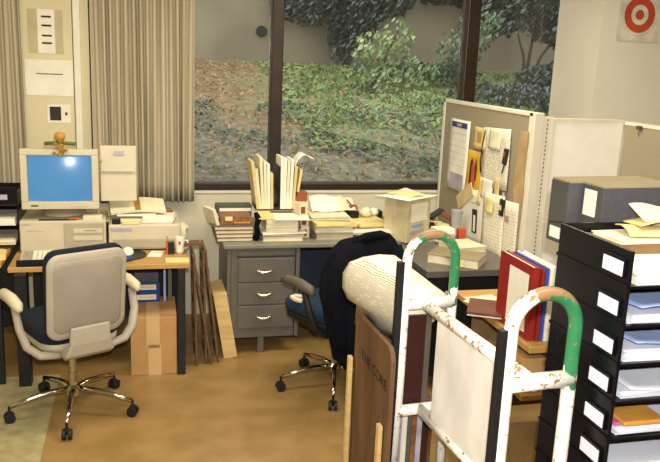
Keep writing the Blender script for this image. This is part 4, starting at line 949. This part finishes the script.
# wrapped bundle on top of the boards
def prof_(pts, y, dz=0): return [(x, y, z) for x, z in pts]
far = [(1.0, .69), (1.0, .75), (.952, .77), (.925, .83), (.925, .90), (.955, .952), (1.02, .975), (1.10, .985), (1.18, .978), (1.22, .95), (1.22, .80)]
near = [(1.08, .69), (1.07, .75), (1.06, .77), (1.05, .82), (1.055, .88), (1.075, .93), (1.11, .955), (1.17, .955), (1.24, .935), (1.292, .90), (1.29, .86)]
rings = []
for k in range(15):
    u = k/14; y = 3.32+(2.875-3.32)*u; sg = 1
    rr = []
    for (a, b_), (c, d) in zip(far, near):
        x = a+(c-a)*u; z = b_+(d-b_)*u
        n_ = noise.noise(Vector((x*9, y*9, z*9)))*.012
        rr.append((x-n_, y, z+n_*.5))
    rings.append(rr)
t = thing('wrapped_bundle', 'bulging white wrapped bundle lying on the cart behind the far handle', 'bundle', (1.1, 3.1, .755))
rings = [[(x-1.1, y-3.1, z-.755) for x, y, z in r] for r in rings]
o = MB().loft(rings).build('wrapping', 'bundle', t, smooth=True)
o.data.materials.append(M['weave'])
for p in o.data.polygons:
    if p.normal.x < -.35: p.material_index = 1
t = thing('mahogany_board', 'dark red brown board standing behind the far hoop below the bundle', 'board', (1.15, 2.97, .44))
t.location = (1.15, 2.85, .44); B((-.10, 0, 0), (.022, .015, .40)).build('board', 'mahog', t); 
o = B((1.0, 2.99, .64), (1.2, 3.32, .6895)).build('support_board', 'frame'); tag(o, 'brown board carrying the white wrapped bundle', 'board')
B((-.01, 0, -.79), (.17, .02, 0)).build('support_leg', 'frame', o).location = (1.02, 3.2, .64)
o = B((1.175, 2.85, .44), (1.20, 2.865, .85)).build('perforated_strip', 'olive', bevel=.001); tag(o, 'grey perforated strip between dark board and white divider sheet', 'strip')
t = thing('wooden_crate', 'brown wooden crate of volumes low inside the far hoop', 'crate', (1.15, 2.86, -.013))
B((-.10, .02, .418), (.10, .28, .448)).build('crate_top', 'brownboard', t, bevel=.002); B((-.10, .02, 0), (-.085, .28, .418)).build('crate_side', 'brownboard', t); B((.085, .02, 0), (.10, .28, .418)).build('crate_side', 'brownboard', t); B((-.10, .27, 0), (.10, .28, .418)).build('crate_back', 'brownboard', t)
B((-.085, .02, .10), (.085, .27, .112)).build('crate_floor', 'brownboard', t)
rn = random.Random(9); x = 1.068
for k, (w_, mm, lb) in enumerate(((.022, 'papercool', 'white volume first from the left in the crate'), (.016, 'mauve', 'pale mauve volume second from the left in the crate'), (.024, 'white', 'cream volume third from the left in the crate'), (.018, 'steel', 'grey volume fourth from the left in the crate'), (.022, 'brown', 'brown volume fifth from the left in the crate'), (.024, 'mauve', 'pale mauve volume at the right end of the crate'))):
    o = B((x, 2.885, .10), (x+w_, 3.10, .10+.29-.004*(k % 3))).build('volume', mm, bevel=.001); tag(o, lb, 'book', 'volumes in the crate'); x += w_+.002

CART_GROUP = [o for o in bpy.data.objects if o not in BEFORE_CART and not o.parent]
BEFORE_SORTER = set(bpy.data.objects)
# ================================================================ TRAY SORTER (near right)
SX = 1.10; SY0 = 1.47; SY1 = 1.782; ZS = 1.474; TP = .0967
table = thing('sorter_table', 'low dark table below the black tray sorter', 'table', (1.5, 1.75, 0))
B((-.44, -.34, .57), (.46, .30, .60)).build('tabletop', 'frame', table, bevel=.004)
for x in (-.42, .41):
    for y in (-.32, .25): B((x, y, .286), (x+.035, y+.035, .57)).build('leg', 'blackm', table)
t = thing('tray_sorter', 'tall black tray sorter with white tier labels, at the right photo edge', 'sorter', (SX, SY0, .60))
hs = ZS-.60; n = 9; dY = SY1-SY0; Wd = .30
B((0, 0, 0), (.008, dY, hs)).build('side_panel', 'sorter', t, bevel=.002); B((Wd, 0, 0), (Wd+.008, dY, hs)).build('side_panel', 'sorter', t, bevel=.002)
B((.008, dY-.006, 0), (Wd, dY, hs)).build('back_panel', 'sorter', t)
tiers = [1.39-.0967*k for k in range(9)]
for k, z in enumerate(tiers):
    zz = z-.60
    if zz < 0: continue
    B((.008, .0, zz-.007), (Wd, dY-.006, zz)).build('shelf', 'sorter', t)
    B((-.004, 0, zz-.004), (0, dY, zz+.004)).build('side_rib', 'sorter', t)
    B((-.0065, .014, zz+.016), (0, .104, zz+.062)).build('label_holder', 'sorter', t, bevel=.001)
    B((-.008, .018, zz+.020), (-.0065, .096, zz+.055)).build('label_card', 'hazelabel', t)
tn = ['top', 'second', 'third', 'fourth', 'fifth', 'sixth', 'seventh', 'eighth', 'lowest']
B((.009, .17, ZS-.60-.054), (Wd, dY-.008, ZS-.60-.026)).build('top_board', 'inner', t)
mats = ['white', 'papercool', 'papercool', 'papercool', 'papercool', 'papercool', 'papercool', 'papercool', 'papercool']
for k, z in enumerate(tiers):
    if z < .62: continue
    h = (.03, .022, .03, .018, .02, .014, .02, .02, .02)[k]
    papers((SX+.03, SY0+.012, z), (SX+.285, SY1-.03, z+h), R(0), mats[k], 'paper_stack', tn[k]+' tier paper stack in the black tray sorter, counted from above', 'papers', 5, .005, seed=30+k)
def bent(x0, z, seed, mm, lb, name='loose_sheet'):
    def f(u, v): return (SX+x0+.22*u, SY0+.005+.22*v, z+.003+.014*(1-v)**2*math.sin(u*2.5+seed)+.01*u)
    return tag(MB().sheet(f, 8, 8, .001).build(name, mm, smooth=True), lb, 'paper')
bent(.05, tiers[1]+.026, 1, 'folder_blue', 'pale blue folder on the second tier paper stack')
bent(.05, tiers[2]+.034, 2, 'folder_blue', 'pale blue sheet curling on the third tier paper stack')
bent(.05, tiers[3]+.022, 3, 'papercool', 'white sheet curling on the fourth tier paper stack')
o = B((SX+.05, SY0+.01, tiers[4]+.021), (SX+.17, SY0+.10, tiers[4]+.034)).build('yellow_envelope', 'woodball', bevel=.004); tag(o, 'ochre yellow packet on the fifth tier of the tray sorter', 'packet')
o = B((SX+.03, SY0+.02, tiers[4]+.021), (SX+.048, SY0+.05, tiers[4]+.03)).build('pink_eraser', mat('pink_rubber', 'C85A8A', .6), bevel=.003); tag(o, 'tiny pink scrap beside the ochre packet', 'scrap')
# papers on the sorter top board
papers((1.19, 1.645, 1.4485), (1.38, 1.765, 1.456), R(3), 'cream', 'paper_pile', 'cream sheets lying on the brown top of the tray sorter', 'papers', 3, .012, seed=41)
t = thing('manila_folder', 'curled yellow folder spread on the sheets above the tray sorter', 'folder', (1.325, 1.70, 1.457), R(-8))
def f1(u, v): return (-.085+.22*u, -.045+.09*v, .012*(1-u)*v+.004+.012*math.sin(v*3.1))
MB().sheet(f1, 8, 8, .003).build('lower_leaf', 'manila', t, smooth=True)
def f2(u, v): return (-.05+.19*u, -.03+.10*v, .014+.030*(1-v*.6)*(.5+.5*u)+.01*math.sin(u*4))
MB().sheet(f2, 8, 8, .003).build('upper_leaf', 'yellow', t, smooth=True)
t = thing('paper_pile', 'ragged cream sheets highest above the tray sorter at the photo edge', 'papers', (1.38, 1.715, 1.484), R(-6))
def f3(u, v): return (-.09+.2*u, -.04+.09*v, .03*v+.004*math.sin(u*9)+.012*(1-u))
MB().sheet(f3, 10, 6, .004).build('sheet', 'cream', t)
B((-.02, -.03, -.020), (.1, .04, .0)).build('lower_sheets', 'cream', t)
# bookcase carrying two document boxes
t = thing('low_bookcase', 'brown bookcase behind the tray sorter under the document boxes', 'bookcase', (1.62, 1.92, .60))
B((-.355, -.12, .756), (.36, .11, .776)).build('bookcase_top', 'inner', t); B((-.355, -.12, 0), (-.335, .11, .756)).build('bookcase_side', 'inner', t); B((.34, -.12, 0), (.36, .11, .756)).build('bookcase_side', 'inner', t); B((-.335, .10, 0), (.34, .11, .756)).build('bookcase_back', 'inner', t)
for z in (.03, .38): B((-.335, -.12, z), (.34, .10, z+.018)).build('shelf', 'inner', t)
def docbox(loc, rz, label, length, label_low):
    t = thing('document_box', label, 'box', loc, rz); h = .184; w_ = .086
    B((0, 0, 0), (length, w_, h)).build('box_body', 'greybox', t, bevel=.002)
    B((-.001, -.001, h-.003), (length, w_+.001, h+.003)).build('lid', 'boxtop', t, bevel=.001)
    pts = [(-.003, .004, h-.004), (-.003, w_-.004, h-.004)]
    if label_low:
        m = MB().prism([(-.004, .002, 0), (-.004, w_-.002, 0), (-.004, w_-.002, h-.004), (-.004, .002, h-.004)], (.004, 0, 0)); m.build('end_flap', 'greyend', t)
        m = MB().prism([(-.0055, w_*.0+.006, .062), (-.0055, w_-.006, .05), (-.0055, w_-.006, .056), (-.0055, .006, .068)], (.0015, 0, 0)); m.build('flap_line', 'ink', t)
        B((-.006, .018, .012), (-.004, .068, .045)).build('label', 'white', t)
    else:
        pts = [(-.005, .012, .06), (-.005, .03, .042), (-.005, .06, .055), (-.005, w_-.004, .075), (-.005, w_-.004, h-.006), (-.005, .004, h-.006), (-.005, .004, .09)]
        MB().prism(pts, (.005, 0, 0)).build('end_flap', 'greyend', t)
        B((-.0065, .02, .095), (-.005, w_-.012, h-.014)).build('label', 'white', t)
    return t
ba = math.atan2(2.135-2.047, 1.507-1.224)
docbox((1.204, 1.924, 1.376), R(4), 'slate grey document box with a low white label, farther of the two', .31, True)
docbox((1.255, 1.835, 1.376), R(4), 'slate grey document box with a high white label, nearer of the two', .33, False)

# these two groups were laid out at a nominal size above; give them their real size and place on the floor
def settle(group, k, old, new):
    old = Vector(old); new = Vector(new)
    for o in group:
        p = o.matrix_basis.translation.copy(); o.location = new+(p-old)*k; o.scale = [v*k for v in o.scale]
settle(CART_GROUP, .926, (1.157, 2.816, -.15), (1.072, 2.609, 0))
settle([o for o in bpy.data.objects if o not in BEFORE_SORTER and not o.parent], 1.18, (1.10, 1.47, .286), (1.298, 1.735, 0))
